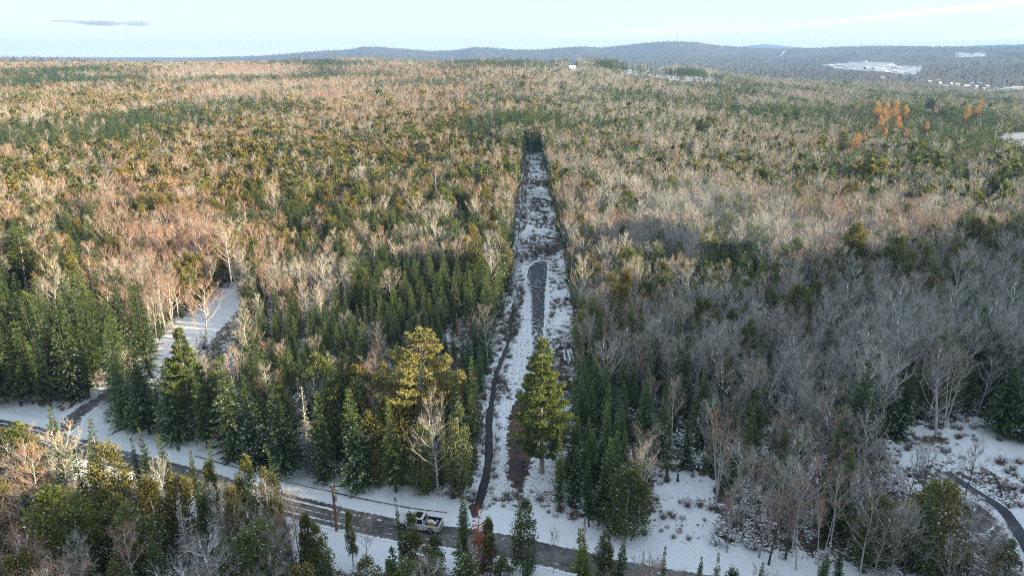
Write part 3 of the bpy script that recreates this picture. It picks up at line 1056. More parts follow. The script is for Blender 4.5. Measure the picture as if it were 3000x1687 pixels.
for k_ in range(4):
    near_form('birch', 12.0, bare_form(400 + k_, 12.0, (1.9, 2.3, 1.6, 2.0)[k_], (12, 14, 12, 12)[k_], 6, 6, 3, 0.024, 0.38, 1.0, 'birch', stems=(1, 1, 2, 1)[k_], tw=1.0))
near_form('pine', 19.0, pine_form(501, 19.0, 3.7, 24, 46, bare_low=0.16, cone=True))
near_form('pine', 19.0, pine_form(502, 19.0, 3.9, 15, 34))
near_form('larch', 14.0, cedar_form(601, 14.0, 3.1, 3600, snow=0, mat='larch'))
near_form('larch', 14.0, cedar_form(602, 14.0, 3.4, 3400, snow=0, mat='larch'))
near_form('grey', 12.0, spruce_form(701, 12.0, 1.9, 210, snow=0.10, mat='grey', sparse=0.75, trunk='paleb'))
near_form('grey', 12.0, spruce_form(702, 12.0, 1.6, 170, snow=0.05, mat='grey', sparse=0.6, trunk='paleb'))
near_form('red', 9.0, spruce_form(801, 9.0, 1.7, 150, snow=0.08, mat='red', sparse=0.55, trunk='paleb'))
near_form('fresh', 10.0, cedar_form(251, 10.0, 2.6, 6000, snow=0.03, mat='cedar_green'))
near_form('fresh', 10.0, spruce_form(252, 10.0, 2.4, 230, snow=0.04, mat='cedar_green'))

# lighter forms for the middle distance and the far woods, never linked to the scene themselves
MIDF = {}


def lib(key, form, name):
    b, mats = merged(form, name)
    o = bpy.data.objects.new(name, b.mesh(name, mats))
    MIDF.setdefault(key, []).append(o)
    return b, mats


def lib_near(key, i, name):
    lib(key, FORMS[key][i][3], name)


LIBH = {}
for key, hh in (('spruce', 10.0), ('cedar', 10.0), ('bare', 12.0)):
    LIBH[key] = hh
for i_ in range(5):
    lib_near('spruce', i_, 'spruce_form')
for i_ in range(4):
    lib_near('cedar', i_, 'cedar_form')
for i_ in range(6):
    lib_near('bare', i_, 'bare_form')
for i_ in range(2):
    lib_near('birch', i_, 'bare_form')
MIDF['bare'] += MIDF.pop('birch')
NNEAR = {k: len(v) for k, v in MIDF.items()}
for k_ in range(5):
    lib('spruce', spruce_form(110 + k_, 10.0, (1.7, 2.0, 1.5, 2.3, 1.9)[k_], 90, 0.5, snow=(0.12, 0.3, 0.05, 0.15, 0.0)[k_]), 'spruce_form')
for k_ in range(5):
    lib('cedar', cedar_form(210 + k_, 10.0, (2.1, 2.5, 1.8, 2.8, 2.3)[k_], 620, 0.5, snow=0.02), 'cedar_form')
for k_ in range(6):
    lib('bare', bare_form(310 + k_, 12.0, (2.7, 3.2, 2.1, 3.4, 1.8, 1.7)[k_], 10, 4, 4, 2, 0.065, (0.36, 0.3, 0.45, 0.3, 0.5, 0.45)[k_], (1.0, 0.75, 1.3, 0.7, 1.5, 1.3)[k_],
                          ('bark', 'paleb', 'paleb', 'bark', 'paleb', 'birch')[k_], sides=4, tw=1.25), 'bare_form')
NMID = {k: len(v) for k, v in MIDF.items()}
LOWS = {}
for k_ in range(4):
    LOWS.setdefault('spruce', []).append(lib('spruce', spruce_form(120 + k_, 10.0, (1.8, 2.0, 1.6, 2.3)[k_], 30, 0.2, snow=0), 'spruce_form'))
for k_ in range(4):
    LOWS.setdefault('cedar', []).append(lib('cedar', cedar_form(220 + k_, 10.0, (2.1, 2.5, 1.9, 2.8)[k_], 150, 0.2, snow=0), 'cedar_form'))
for k_ in range(4):
    LOWS.setdefault('bare', []).append(lib('bare', bare_form(320 + k_, 12.0, (2.8, 3.3, 2.2, 3.0)[k_], 7, 2, 4, 1, 0.17, (0.36, 0.3, 0.45, 0.4)[k_], (0.8, 0.6, 1.1, 0.9)[k_], ('bark', 'paleb', 'paleb', 'birch')[k_], sides=3, tw=1.4), 'bare_form'))
NLOW = {k: len(v) for k, v in MIDF.items()}

# ------------------------------------------------------------------ which trees grow where (read off the photograph, stood on the ground)
# regions: outline in the photograph, shares of (spruce, cedar, bare, birch), height range, how full
REGIONS = [
    ([(-900, 430), (1530, 430), (1470, 850), (-900, 880)], (0.42, 0.30, 0.20, 0.08), (7.0, 12.5), 1.0),
    ([(-900, 240), (1530, 290), (1530, 430), (-900, 430)], (0.40, 0.20, 0.34, 0.06), (8, 12.5), 1.0),
    ([(1590, 430), (3900, 420), (3900, 1260), (1640, 1260)], (0.30, 0.10, 0.48, 0.12), (8, 13), 1.0),
    ([(1590, 330), (3900, 330), (3900, 430), (1590, 430)], (0.36, 0.10, 0.49, 0.05), (9, 13), 1.0),
    ([(-300, 560), (500, 560), (700, 700), (420, 860), (-300, 860)], (0.32, 0.30, 0.33, 0.05), (9, 13.5), 1.0),
    ([(940, 650), (1440, 640), (1440, 850), (760, 850)], (0.72, 0.06, 0.20, 0.02), (8, 11.5), 1.0),
    ([(640, 850), (1440, 840), (1430, 1120), (1000, 1130), (680, 1120), (590, 1090)], (0.90, 0.02, 0.06, 0.02), (5.5, 8.6), 1.1),
    ([(860, 760), (1010, 750), (1010, 860), (840, 880)], (0.15, 0.05, 0.75, 0.05), (7, 9), 1.0),
    ([(330, 1080), (680, 1100), (1440, 1110), (1410, 1500), (330, 1280)], (0.86, 0.06, 0.06, 0.02), (8, 12.5), 1.0),
    ([(-400, 830), (330, 830), (440, 960), (300, 1170), (-400, 1200)], (0.86, 0.04, 0.08, 0.02), (11, 15.5), 0.9),
    ([(350, 650), (680, 650), (700, 860), (560, 900), (360, 900)], (0.28, 0.12, 0.50, 0.10), (8.5, 12.5), 0.9),
    ([(1900, 770), (2560, 770), (2560, 930), (1900, 930)], (0.48, 0.05, 0.40, 0.07), (8, 12), 1.0),
    ([(2080, 1000), (2780, 1000), (2780, 1180), (2080, 1180)], (0.48, 0.08, 0.40, 0.04), (8, 12), 1.0),
    ([(1640, 1120), (1980, 1120), (1900, 1580), (1620, 1500)], (0.52, 0.05, 0.38, 0.05), (7, 12), 0.8),
    ([(1980, 1160), (2640, 1160), (2640, 1800), (1900, 1800)], (0.24, 0.05, 0.62, 0.09), (7.5, 11.5), 0.95),
    ([(2480, 1000), (3300, 1000), (3300, 1260), (2480, 1240)], (0.55, 0.05, 0.36, 0.04), (11.5, 15.5), 0.9),
    ([(-700, 1290), (150, 1290), (1000, 1540), (2000, 1720), (2000, 2100), (-700, 2100)], (0.14, 0.36, 0.36, 0.14), (7, 12), 1.0),
    ([(1400, 1660), (3200, 1560), (3200, 2100), (1400, 2100)], (0.28, 0.12, 0.50, 0.10), (7, 10.5), 0.9),
    ([(-300, 200), (430, 200), (430, 262), (-300, 262)], (0.8, 0.05, 0.15, 0.0), (11, 15), 1.0),
    ([(1050, 285), (1900, 258), (2380, 268), (2380, 318), (1100, 335)], (0.62, 0.03, 0.33, 0.02), (9, 14), 1.0),
    ([(2540, 285), (2960, 305), (2960, 370), (2540, 348)], (0.9, 0.02, 0.08, 0.0), (13, 17), 1.0),
    ([(2440, 425), (3300, 415), (3300, 560), (2440, 530)], (0.58, 0.12, 0.27, 0.03), (10, 15), 1.0),
    ([(850, 160), (1150, 160), (1150, 196), (850, 196)], (0.92, 0.0, 0.08, 0.0), (13, 19), 1.0),
    ([(1385, 160), (1530, 160), (1530, 192), (1385, 192)], (0.92, 0.0, 0.08, 0.0), (14, 19), 1.0),
    ([(1690, 150), (1830, 150), (1830, 200), (1690, 200)], (0.9, 0.0, 0.1, 0.0), (15, 21), 1.0),
    ([(1880, 150), (2130, 150), (2130, 215), (1880, 215)], (0.6, 0.0, 0.4, 0.0), (13, 20), 1.0),
    ([(600, 225), (800, 225), (800, 262), (600, 262)], (0.7, 0.0, 0.3, 0.0), (10, 14), 1.0),
    ([(430, 205), (860, 195), (860, 225), (430, 230)], (0.03, 0.0, 0.95, 0.02), (10, 13), 1.0),
    ([(600, 262), (1050, 240), (1050, 300), (600, 300)], (0.08, 0.0, 0.88, 0.04), (10, 13), 1.0),
    ([(1500, 345), (1620, 345), (1620, 440), (1500, 440)], (0.85, 0.0, 0.15, 0.0), (13, 17), 1.1),
]
CLEAR = [
    STRIP_PX,
    [(-300, 1120), (0, 1165), (95, 1184), (165, 1215), (330, 1148), (348, 1245), (480, 1292), (700, 1366), (1000, 1438), (1370, 1490), (1400, 1530), (1370, 1596), (1160, 1580), (1000, 1552), (940, 1546),
     (890, 1470), (700, 1424), (520, 1372), (300, 1312), (150, 1258), (0, 1208), (-300, 1170)],
    [(1370, 1530), (1640, 1575), (1720, 1600), (2010, 1662), (1870, 1672), (1700, 1660), (1560, 1684), (1420, 1650), (1370, 1600)],
    [(690, 858), (640, 885), (575, 950), (545, 985), (430, 1062), (395, 1095), (440, 1112), (560, 1022), (600, 1012), (655, 1034), (672, 1016), (706, 985), (668, 950), (694, 900)],
    [(1910, 1380), (1990, 1365), (2070, 1410), (2085, 1520), (2070, 1640), (1900, 1600), (1930, 1480)],
    [(2600, 1300), (2660, 1262), (2760, 1275), (2850, 1232), (3100, 1290), (3100, 1640), (2965, 1600), (2925, 1510), (2880, 1470), (2760, 1410), (2620, 1380)],
    [(1826, 203), (1892, 211), (1985, 224), (2112, 230), (2116, 243), (2000, 241), (1900, 228), (1826, 222)],
    [(2410, 191), (2520, 182), (2610, 184), (2645, 200), (2700, 194), (2690, 219), (2655, 222), (2590, 212), (2480, 206), (2410, 198)],
    [(2798, 157), (2888, 157), (2892, 168), (2798, 170)],
    [(2690, 236), (2760, 233), (2880, 250), (2995, 258), (2995, 275), (2880, 276), (2770, 262), (2690, 246)],
    [(2886, 404), (2960, 391), (3200, 380), (3200, 420), (3000, 418)],
    [(2698, 322), (2732, 322), (2732, 345), (2698, 345)],
    [(1664, 198), (1690, 198), (1690, 218), (1664, 218)],
    [(2295, 144), (2304, 144), (2291, 166), (2280, 166)],
]
KIND = ['spruce', 'cedar', 'bare', 'birch']


def candidates(x0, x1, y0, y1, s, d0, d1, seed):
    r = np.random.default_rng(seed)
    X, Y = np.meshgrid(np.arange(x0, x1, s), np.arange(y0, y1, s))
    X = (X + r.uniform(-0.46, 0.46, X.shape) * s).ravel()
    Y = (Y + r.uniform(-0.46, 0.46, Y.shape) * s).ravel()
    D = np.hypot(X, Y)
    k = (D >= d0) & (D < d1)
    return X[k], Y[k]


def in_wedge(x, y, m=260):
    px, py, dp = project(x, y, 8.0)
    return (px > -m) & (px < 3000 + m) & (dp > 0)


cx_, cy_ = [], []
for (x1, y0, y1, s, d0, d1, sd_) in ((150, 30, 175, 2.5, 40, 172, 1), (420, 100, 460, 2.75, 172, 460, 2), (860, 280, 910, 4.0, 460, 910, 3), (2000, 600, 2080, 5.6, 910, 2080, 4)):
    a, b = candidates(-x1, x1, y0, y1, s, d0, d1, sd_)
    k = in_wedge(a, b)
    cx_.append(a[k]); cy_.append(b[k])
TX, TY = np.concatenate(cx_), np.concatenate(cy_)
TZ = gz(TX, TY)
TD = np.hypot(TX, TY)
px, py, _ = project(TX, TY, TZ + 7.0)
# stand noise: conifers and hardwoods grow in clumps
stand = fbm(TX / 26, TY / 30, 91, 3)
stand_far = fbm(TX / 130, TY / 210, 95, 3)
sf = np.where(TD < 450, stand, stand_far)
Wt = np.tile(np.array([0.46, 0.06, 0.45, 0.03]), (len(TX), 1))
HL, HU, FULL = np.full(len(TX), 9.0), np.full(len(TX), 13.5), np.full(len(TX), 0.97)
jx = rng.normal(0, 1, len(TX)) * np.where(TD > 450, 45, 22)
jy = rng.normal(0, 1, len(TX)) * np.where(TD > 450, 4, 14)
for poly, w_, (lo, hi), full in REGIONS:
    k = inpoly(px + jx, py + jy, poly)
    Wt[k] = w_
    HL[k], HU[k], FULL[k] = lo, hi, full
boost = np.clip((sf - 0.5) * 10, -2.2, 2.2)
Wt[:, 0] *= np.exp(boost * np.where(TD > 450, 1.5, 0.9))
Wt[:, 1] *= np.exp(np.clip((fbm(TX / 19, TY / 24, 131, 2) - 0.5) * 6, -1.6, 1.6))
Wt /= Wt.sum(1, keepdims=True)
TK = (rng.random(len(TX))[:, None] > np.cumsum(Wt, 1)).sum(1).clip(0, 3)
TH = HL + (HU - HL) * rng.beta(2.2, 2.0, len(TX))
TH *= np.where(TD < 900, 0.88 + 0.3 * fbm(TX / 15, TY / 15, 141, 2), 1.05)
TH *= np.where(rng.random(len(TX)) < 0.2, rng.uniform(0.45, 0.8, len(TX)), 1)
TH *= np.where(rng.random(len(TX)) < 0.05, rng.uniform(1.15, 1.4, len(TX)), 1)
keep = rng.random(len(TX)) < FULL
crown_r = np.array([1.5, 1.9, 2.0, 1.4])[TK]
stray = rng.random(len(TX)) < 0.10
for q_, poly in enumerate(CLEAR):
    for f in ((0.0, 0.25, 0.5, 0.75, 0.97) if q_ < 6 else ((0.0, 0.4, 0.8) if q_ in (6, 10) else (0.0, 0.35))):
        qx, qy, qd = project(TX, TY, TZ + TH * f)
        m = crown_r * (0.75 if 0.1 < f < 0.9 else 0.1) * FOC / qd * 0.7
        keep &= ~(inpoly(qx, qy, poly) | inpoly(qx - m, qy, poly) | inpoly(qx + m, qy, poly)) | (stray if q_ in (6, 9) else False)
NEARTOP = [(-100, 1150), (0, 1215), (250, 1280), (420, 1340), (800, 1400), (1000, 1460), (1380, 1510), (1700, 1560), (1900, 1610), (2130, 1640), (2300, 1580), (2600, 1500), (3100, 1490), (3100, 900), (-100, 900)]
for f in (0.5, 0.75, 1.0):
    qx, qy, qd = project(TX, TY, TZ + TH * f)
    keep &= ~((TD < 72) & inpoly(qx, qy, NEARTOP))
keep &= polydist(TX, TY, [tuple(p) for p in road_line[::4]]) > 4.6
keep &= ~inpoly(TX, TY, strip_ground) & ~inpoly(TX, TY, clear_r_ground)
keep &= polydist(TX, TY, [tuple(p) for p in drive_line[::4]]) > 2.8

# ------------------------------------------------------------------ trees one can point out in the photograph
PEOPLE_WORD = {}
HERO = []     # (form key, form index or None, x, y, height, width factor, label, name, category)


def hero(key, tx, ty, h=None, by=None, wf=1.0, label=None, idx=None, bx=None, z=0.0):
    if by is not None:
        g = G(bx if bx is not None else tx, by)
        d = math.hypot(g[1], 0)
        # height from the row of the top, at that distance
        t = math.tan(dep(ty))
        hh = CAM_H - g[1] * t
        HERO.append([key, idx, g[0], g[1], max(hh, 1.5), wf, label])
    else:
        g = G(tx, ty, h)
        HERO.append([key, idx, g[0], g[1], h, wf, label])


# beside the cleared strip
hero('pine', 1568, 986, by=1386, bx=1586, wf=1.05, idx=0, label='tall green pine standing on the cleared strip, brown leaf litter at its foot')
hero('pine_pale', 1236, 968, by=1345, wf=1.25, idx=0, label='large pale yellow-green pine with flat limbs, left of the ditch')
hero('bare', 1284, 1150, by=1392, wf=0.75, idx=5, label='pale grey leafless tree in front of the yellow-green pine')
hero('cedar', 1352, 1185, by=1462, wf=0.62, idx=4, label='tall narrow green cedar at the road corner left of the ditch')
hero('spruce', 1392, 1035, by=1270, wf=0.75, label='slim dark spruce at the ditch edge, right of the yellow-green pine')
hero('spruce', 1347, 1098, by=1380, wf=0.8, label='dark spruce just right of the pale grey leafless tree')
for tx, ty, by, wf, lb in ((1050, 1140, 1424, 1.1, 'largest dark spruce of the row above the truck'), (1160, 1165, 1440, 1.0, 'dark spruce between the truck and the yellow-green pine'),
                           (950, 1135, 1408, 0.95, 'spruce of the roadside row right of the utility pole'), (845, 1110, 1392, 0.95, 'spruce of the roadside row left of the utility pole'),
                           (755, 1085, 1368, 1.0, 'dark spruce at the road edge, second left of the utility pole'), (690, 1035, 1340, 1.05, 'tall dark spruce at the road edge left of the frosted one'),
                           (610, 1060, 1312, 1.0, 'dark spruce over the snowbank right of the drive corner'), (520, 1050, 1292, 1.2, 'broad dark spruce behind the five small roadside spruces'),
                           (440, 1040, 1272, 1.25, 'broad snow-dusted spruce right of the drive mouth'), (375, 1030, 1250, 1.2, 'broad dark spruce at the corner of road and side drive')):
    hero('spruce', tx, ty, by=by, wf=wf, label=lb)
hero('pine', 560, 962, by=1282, wf=0.95, idx=0, label='shaggy olive conifer standing before the snowy clearing')
hero('bare', 525, 1130, by=1285, wf=0.9, idx=2, label='leafless grey tree low before the shaggy olive conifer')
hero('grey', 905, 1120, by=1385, wf=0.9, idx=0, label='grey half-dead spruce with snowy limbs in the roadside row')
# big spruces left of the drive
for tx, ty, by, wf in ((20, 905, 1178, 1.1), (62, 985, 1190, 1.0), (118, 930, 1186, 1.15), (165, 868, 1150, 1.1), (222, 905, 1172, 1.1), (150, 980, 1196, 1.0), (285, 880, 1130, 1.2), (262, 965, 1160, 1.1), (340, 860, 1090, 1.05), (365, 800, 1030, 1.0), (-30, 940, 1190, 1.1)):
    hero('spruce', tx, ty, by=by, wf=wf)
hero('bare', 604, 822, by=1000, wf=1.35, idx=1, label='round pinkish leafless tree on the snowy clearing')
hero('bare', 578, 840, by=1010, wf=0.8, idx=4, label='slim leafless tree on the left edge of the snowy clearing')
hero('birch', 592, 668, by=830, wf=1.3, idx=1, label='broad white-limbed leafless tree behind the snowy clearing')
hero('birch', 950, 752, by=905, wf=1.3, idx=1, label='white-limbed leafless tree among the spruces left of the strip')
hero('pine', 80, 672, by=860, wf=1.2, idx=1, label='wide yellow-green pine high at the left edge')
hero('red', 1341, 905, by=985, wf=0.6, label='small rust-red conifer in the spruces left of the ditch')
hero('pine', 862, 1020, by=1200, wf=0.6, idx=1, label='small open-crowned pine among the young spruces')
# right of the strip
for key, tx, ty, by, wf, ix, lb in (
        ('spruce', 1640, 1255, 1492, 0.75, 2, 'slim dark spruce right of the tall strip pine'), ('spruce', 1685, 1295, 1470, 1.0, 1, 'dark bushy spruce behind the slim one right of the strip'),
        ('spruce', 1725, 1340, 1540, 0.8, 4, 'dark spruce in the clump right of the strip, trunk bare low down'), ('spruce', 1770, 1335, 1530, 1.0, 5, 'spruce with a thin olive top in the clump right of the strip'),
        ('cedar', 1832, 1350, 1570, 1.15, 3, 'dense dark conifer over the road, right end of the clump'), ('spruce', 1815, 1185, 1345, 1.0, 0, 'single green-topped spruce among grey trees right of the strip'),
        ('spruce', 1930, 1168, 1362, 1.25, 6, 'wide snow-dusted spruce left of the snowy slope'), ('spruce', 1893, 1110, 1290, 1.1, 3, 'dark spruce behind the wide snow-dusted one'),
        ('birch', 1968, 1108, 1340, 0.9, 0, 'tall white birch with bare stem right of the snow-dusted spruce'), ('bare', 1868, 1310, 1565, 0.9, 5, 'pale leafless tree before the dense dark conifer'),
        ('spruce', 1952, 1350, 1410, 0.9, 6, 'snow-laden sapling at the head of the snowy slope'), ('spruce', 1985, 1375, 1408, 0.9, 6, 'smallest sapling at the head of the snowy slope'),
        ('spruce', 2212, 1252, 1345, 0.85, 2, 'small dark spruce among grey trees right of the snowy slope'), ('cedar', 2706, 1402, 1640, 1.35, 3, 'big dark olive conifer before the right-hand clearing'),
        ('spruce', 2395, 1370, 1500, 1.0, 4, 'bare-stemmed dark spruce left of the big olive conifer'), ('bare', 2740, 1085, 1282, 1.1, 1, 'tall fan-shaped leafless tree at the head of the right-hand clearing'),
        ('bare', 2655, 1300, 1490, 0.7, 7, 'dark slender leafless tree, leftmost in the right-hand clearing'), ('bare', 2700, 1290, 1500, 0.8, 7, 'dark leafless tree with side boughs in the right-hand clearing'),
        ('bare', 2822, 1285, 1470, 0.9, 7, 'dark leafless tree crossing the gravel drive'), ('bare', 2770, 1370, 1480, 0.9, 7, 'short dark forked tree beside the wet hollow'),
        ('spruce', 2600, 1090, 1250, 1.1, 4, None), ('spruce', 2660, 1075, 1235, 1.1, 2, None), ('spruce', 2830, 1060, 1225, 1.1, 4, None), ('spruce', 2930, 1070, 1270, 1.25, 5, 'broad dark spruce at the right edge above the clearing'),
        ('spruce', 2985, 1050, 1290, 1.2, 0, None), ('spruce', 2240, 990, 1160, 1.0, 2, None), ('spruce', 2410, 960, 1120, 0.9, 0, None), ('spruce', 2470, 990, 1130, 1.0, 3, None)):
    hero(key, tx, ty, by=by, wf=wf, idx=ix, label=lb)
hero('bare', 2830, 1465, h=9.0, wf=1.35, idx=3, label='round leafless tree below the gravel drive')
hero('bare', 2905, 1510, h=8.0, wf=1.2, idx=1, label='leafless tree at the lower right corner by the gravel')
hero('cedar', 2960, 1560, h=7.0, wf=0.9, idx=0, label='olive cedar in the lower right corner')
# along the near side of the road
for key, tx, ty, h, wf, ix, lb in (
        ('spruce', 137, 1186, 12, 0.8, 5, 'small spruce top standing before the drive mouth, left one'), ('spruce', 250, 1224, 12, 0.8, 0, 'spruce top before the drive mouth, right one'),
        ('spruce', 383, 1274, 10, 0.55, 4, 'thin dark spruce top over the road, leftmost of five'), ('spruce', 413, 1246, 11.5, 0.6, 3, 'spruce top over the road, second of five from left'),
        ('spruce', 471, 1258, 11, 0.7, 1, 'spruce top over the road, middle one of five'), ('spruce', 551, 1306, 10, 0.6, 4, 'spruce top over the road, fourth of five from left'),
        ('spruce', 605, 1282, 10.5, 0.6, 0, 'spruce top over the road, rightmost of five'), ('spruce', 790, 1318, 10, 0.6, 2, 'spruce top behind the golden cedars by the road'),
        ('cedar', 705, 1332, 11.5, 0.75, 2, 'golden cedar top over the road, left of two'), ('cedar', 772, 1352, 10.5, 0.8, 0, 'golden cedar top over the road, right of two'),
        ('cedar', 590, 1352, 10, 0.8, 5, 'olive cedar below the five spruce tops'), ('cedar', 305, 1296, 13, 1.0, 1, 'tall golden-topped cedar left of the five spruce tops'),
        ('fresh', 140, 1428, 12, 1.5, 0, 'bright yellow-green wide conifer low at the left'), ('fresh', 215, 1490, 10, 1.2, 0, 'bright green conifer right of the wide yellow-green one'),
        ('bare', 150, 1268, 12, 1.3, 3, 'wide-crowned grey leafless tree at the left edge below the road'), ('grey', 515, 1448, 12, 0.95, 0, 'grey dead spruce standing low left of centre'),
        ('grey', 492, 1625, 8, 0.8, 1, 'small grey dead spruce at the bottom edge'), ('cedar', 378, 1466, 11, 1.05, 1, 'olive cedar left of the grey dead spruce'),
        ('cedar', 30, 1240, 11, 1.2, 3, 'olive cedar at the left edge below the road'), ('cedar', 85, 1265, 10, 1.0, 0, 'second olive cedar from the left edge below the road'),
        ('bare', 470, 1350, 10.5, 0.9, 2, 'snow-flecked leafless tree above the grey dead spruce'),
        ('fresh', 925, 1528, 8.0, 0.8, 0, 'bright green conifer below the road, left of the truck'), ('cedar', 1022, 1492, 7.5, 0.6, 5, 'slim cedar tip over the road beside the truck hood'),
        ('cedar', 1192, 1496, 9.0, 0.75, 2, 'green cedar in front of the truck cab'), ('cedar', 1268, 1548, 7.5, 0.8, 0, 'olive cedar in front of the truck bed'),
        ('spruce', 1173, 1440, 11.5, 0.35, 4, 'thin spindly spruce over the truck hood'), ('spruce', 1358, 1442, 10.5, 0.7, 5, 'green spruce between the truck and the red dead conifer'),
        ('cedar', 1432, 1508, 9.0, 0.75, 5, 'cedar behind the red dead conifer'), ('red', 1403, 1484, 9.2, 1.35, 0, 'rust-red dead conifer beside the road'),
        ('cedar', 1532, 1458, 10, 0.75, 4, 'sparse grey-green cedar standing against the snow by the road'), ('bare', 1372, 1590, 7.5, 0.8, 5, 'pale grey leafless tree below the red dead conifer'),
        ('cedar', 1235, 1600, 7.5, 0.8, 1, 'olive cedar below the truck at the bottom edge'), ('cedar', 1135, 1636, 6.5, 0.8, 2, 'golden cedar tip at the bottom edge below the truck'),
        ('cedar', 1478, 1622, 7, 0.8, 3, 'golden cedar at the bottom edge right of the red conifer'), ('spruce', 1545, 1600, 7.5, 0.7, 1, 'dark spruce tip at the bottom edge beside the golden cedar'),
        ('spruce', 966, 1606, 8, 0.45, 5, 'thin rusty-tipped spruce at the bottom edge'), ('fresh', 1720, 1552, 10, 1.0, 1, 'bright green spruce over the road at bottom centre'),
        ('spruce', 1714, 1518, 10.5, 0.5, 2, 'narrow spruce tip behind the bright green spruce'), ('cedar', 1775, 1548, 8.5, 0.7, 0, 'olive cedar right of the bright green spruce'),
        ('spruce', 1822, 1568, 8.0, 0.7, 3, 'grey-green spruce over the road, right of the bright green one'),
        ('spruce', 1887, 1610, 6.5, 0.55, 2, 'small spruce before the snowy slope, leftmost of four'), ('spruce', 1912, 1636, 6, 0.55, 0, 'small spruce before the snowy slope, second of four'),
        ('spruce', 1946, 1600, 6.8, 0.6, 1, 'small spruce before the snowy slope, tallest of four'), ('spruce', 2052, 1622, 6, 0.6, 5, 'small spruce before the snowy slope, fourth of four'),
        ('fresh', 2108, 1618, 7, 0.6, 1, 'bright small spruce at the bottom right of the snowy slope'), ('spruce', 2232, 1640, 6, 0.7, 4, None), ('spruce', 2420, 1618, 7, 0.9, 5, None),
        ('birch', 640, 1480, 9, 1.0, 0, None), ('birch', 800, 1490, 9, 1.0, 2, None), ('birch', 860, 1440, 9.5, 1.0, 3, 'birch with leaning stems left of the utility pole'), ('birch', 760, 1560, 8, 1.0, 1, None),
        ('bare', 1065, 1520, 7.5, 0.9, 2, 'leafless tree beside the truck hood'), ('bare', 700, 1520, 8.5, 1.1, 1, None), ('bare', 585, 1560, 8.5, 1.0, 4, None), ('bare', 60, 1560, 9, 1.1, 0, None), ('bare', 205, 1580, 9, 1.0, 2, None),
        ('bare', 1625, 1545, 6, 0.6, 2, 'thin leafless tree on the road edge at bottom centre')):
    hero(key, tx, ty, h=h, wf=wf, idx=ix, label=lb)
fr = np.random.default_rng(31)
for tx in np.arange(-40, 930, 44):
    line = np.interp(tx, [-40, 150, 316, 526, 760, 951], [1222, 1256, 1304, 1356, 1424, 1476])
    tx2 = float(tx + fr.uniform(-14, 14))
    if min(abs(tx2 - q) for q in (383, 413, 471, 551, 605, 705, 772, 925)) < 14:
        continue
    hero(str(fr.choice(['cedar', 'cedar', 'bare', 'spruce', 'birch'])), tx2, float(line + fr.uniform(2, 48)), h=float(fr.uniform(8.5, 11.5)), wf=float(fr.uniform(0.75, 1.05)))
# larches and pines farther off on the right
for tx, ty, by, wf, ix in ((2501, 398, 462, 1.25, 0), (2530, 392, 425, 0.9, 1), (2566, 308, 368, 1.0, 1), (2590, 312, 372, 1.0, 0), (2613, 306, 372, 1.0, 1), (2645, 318, 372, 1.0, 0), (2575, 345, 395, 1.0, 0), (2625, 350, 400, 1.1, 1), (2709, 364, 402, 1.0, 1), (2735, 318, 345, 1.0, 0), (2756, 314, 348, 0.9, 1),
                           (2826, 320, 375, 0.85, 0), (2858, 308, 362, 1.0, 1), (2650, 385, 420, 1.2, 1), (2590, 380, 415, 1.1, 0)):
    HERO.append(['larch', ix, *GT(tx, by), None, wf, None])
    HERO[-1][4] = (by - ty) / FOC * math.hypot(HERO[-1][2], HERO[-1][3]) * 1.02
for tx, ty, by, wf, ix in ((2464, 400, 470, 0.9, 1), (2053, 345, 410, 0.8, 0), (2330, 322, 350, 0.7, 0), (1360, 560, 640, 0.8, 1), (2900, 520, 600, 1.0, 0)):
    HERO.append(['pine', ix, *GT(tx, by), None, wf, None])
    HERO[-1][4] = (by - ty) / FOC * math.hypot(HERO[-1][2], HERO[-1][3]) * 1.02
HERO.append(['cedar', 0, *GT(1520, 455), 14.0, 0.7, 'golden cedar at the left of the far strip end'])

# nothing nearer hides the larches and the lone pines
for hk in HERO:
    if hk[0] in ('larch', 'red') or (hk[0] == 'pine' and math.hypot(hk[2], hk[3]) > 150):
        hx, hy, hd = project(hk[2], hk[3], float(gz(hk[2], hk[3])) + np.array([hk[4] * 0.35, hk[4]]))
        w_ = 0.24 * hk[4] * FOC / float(hd[0])
        box = [(hx[0] - w_, hy[0]), (hx[0] + w_, hy[0]), (hx[1] + w_ * 0.4, hy[1]), (hx[1] - w_ * 0.4, hy[1])]
        for f in (0.2, 0.5, 0.75, 0.97):
            qx, qy, qd = project(TX, TY, TZ + TH * f)
            m = 1.4 * FOC / qd
            keep &= ~((inpoly(qx, qy, box) | inpoly(qx - m, qy, box) | inpoly(qx + m, qy, box)) & (TD < math.hypot(hk[2], hk[3]) + 3))
# heroes push the nameless trees aside
for hk in HERO:
    r_ = 1.5 + 0.10 * hk[4]
    keep &= np.hypot(TX - hk[2], TY - hk[3]) > r_
TX, TY, TZ, TD, TK, TH = TX[keep], TY[keep], TZ[keep], TD[keep], TK[keep], TH[keep]

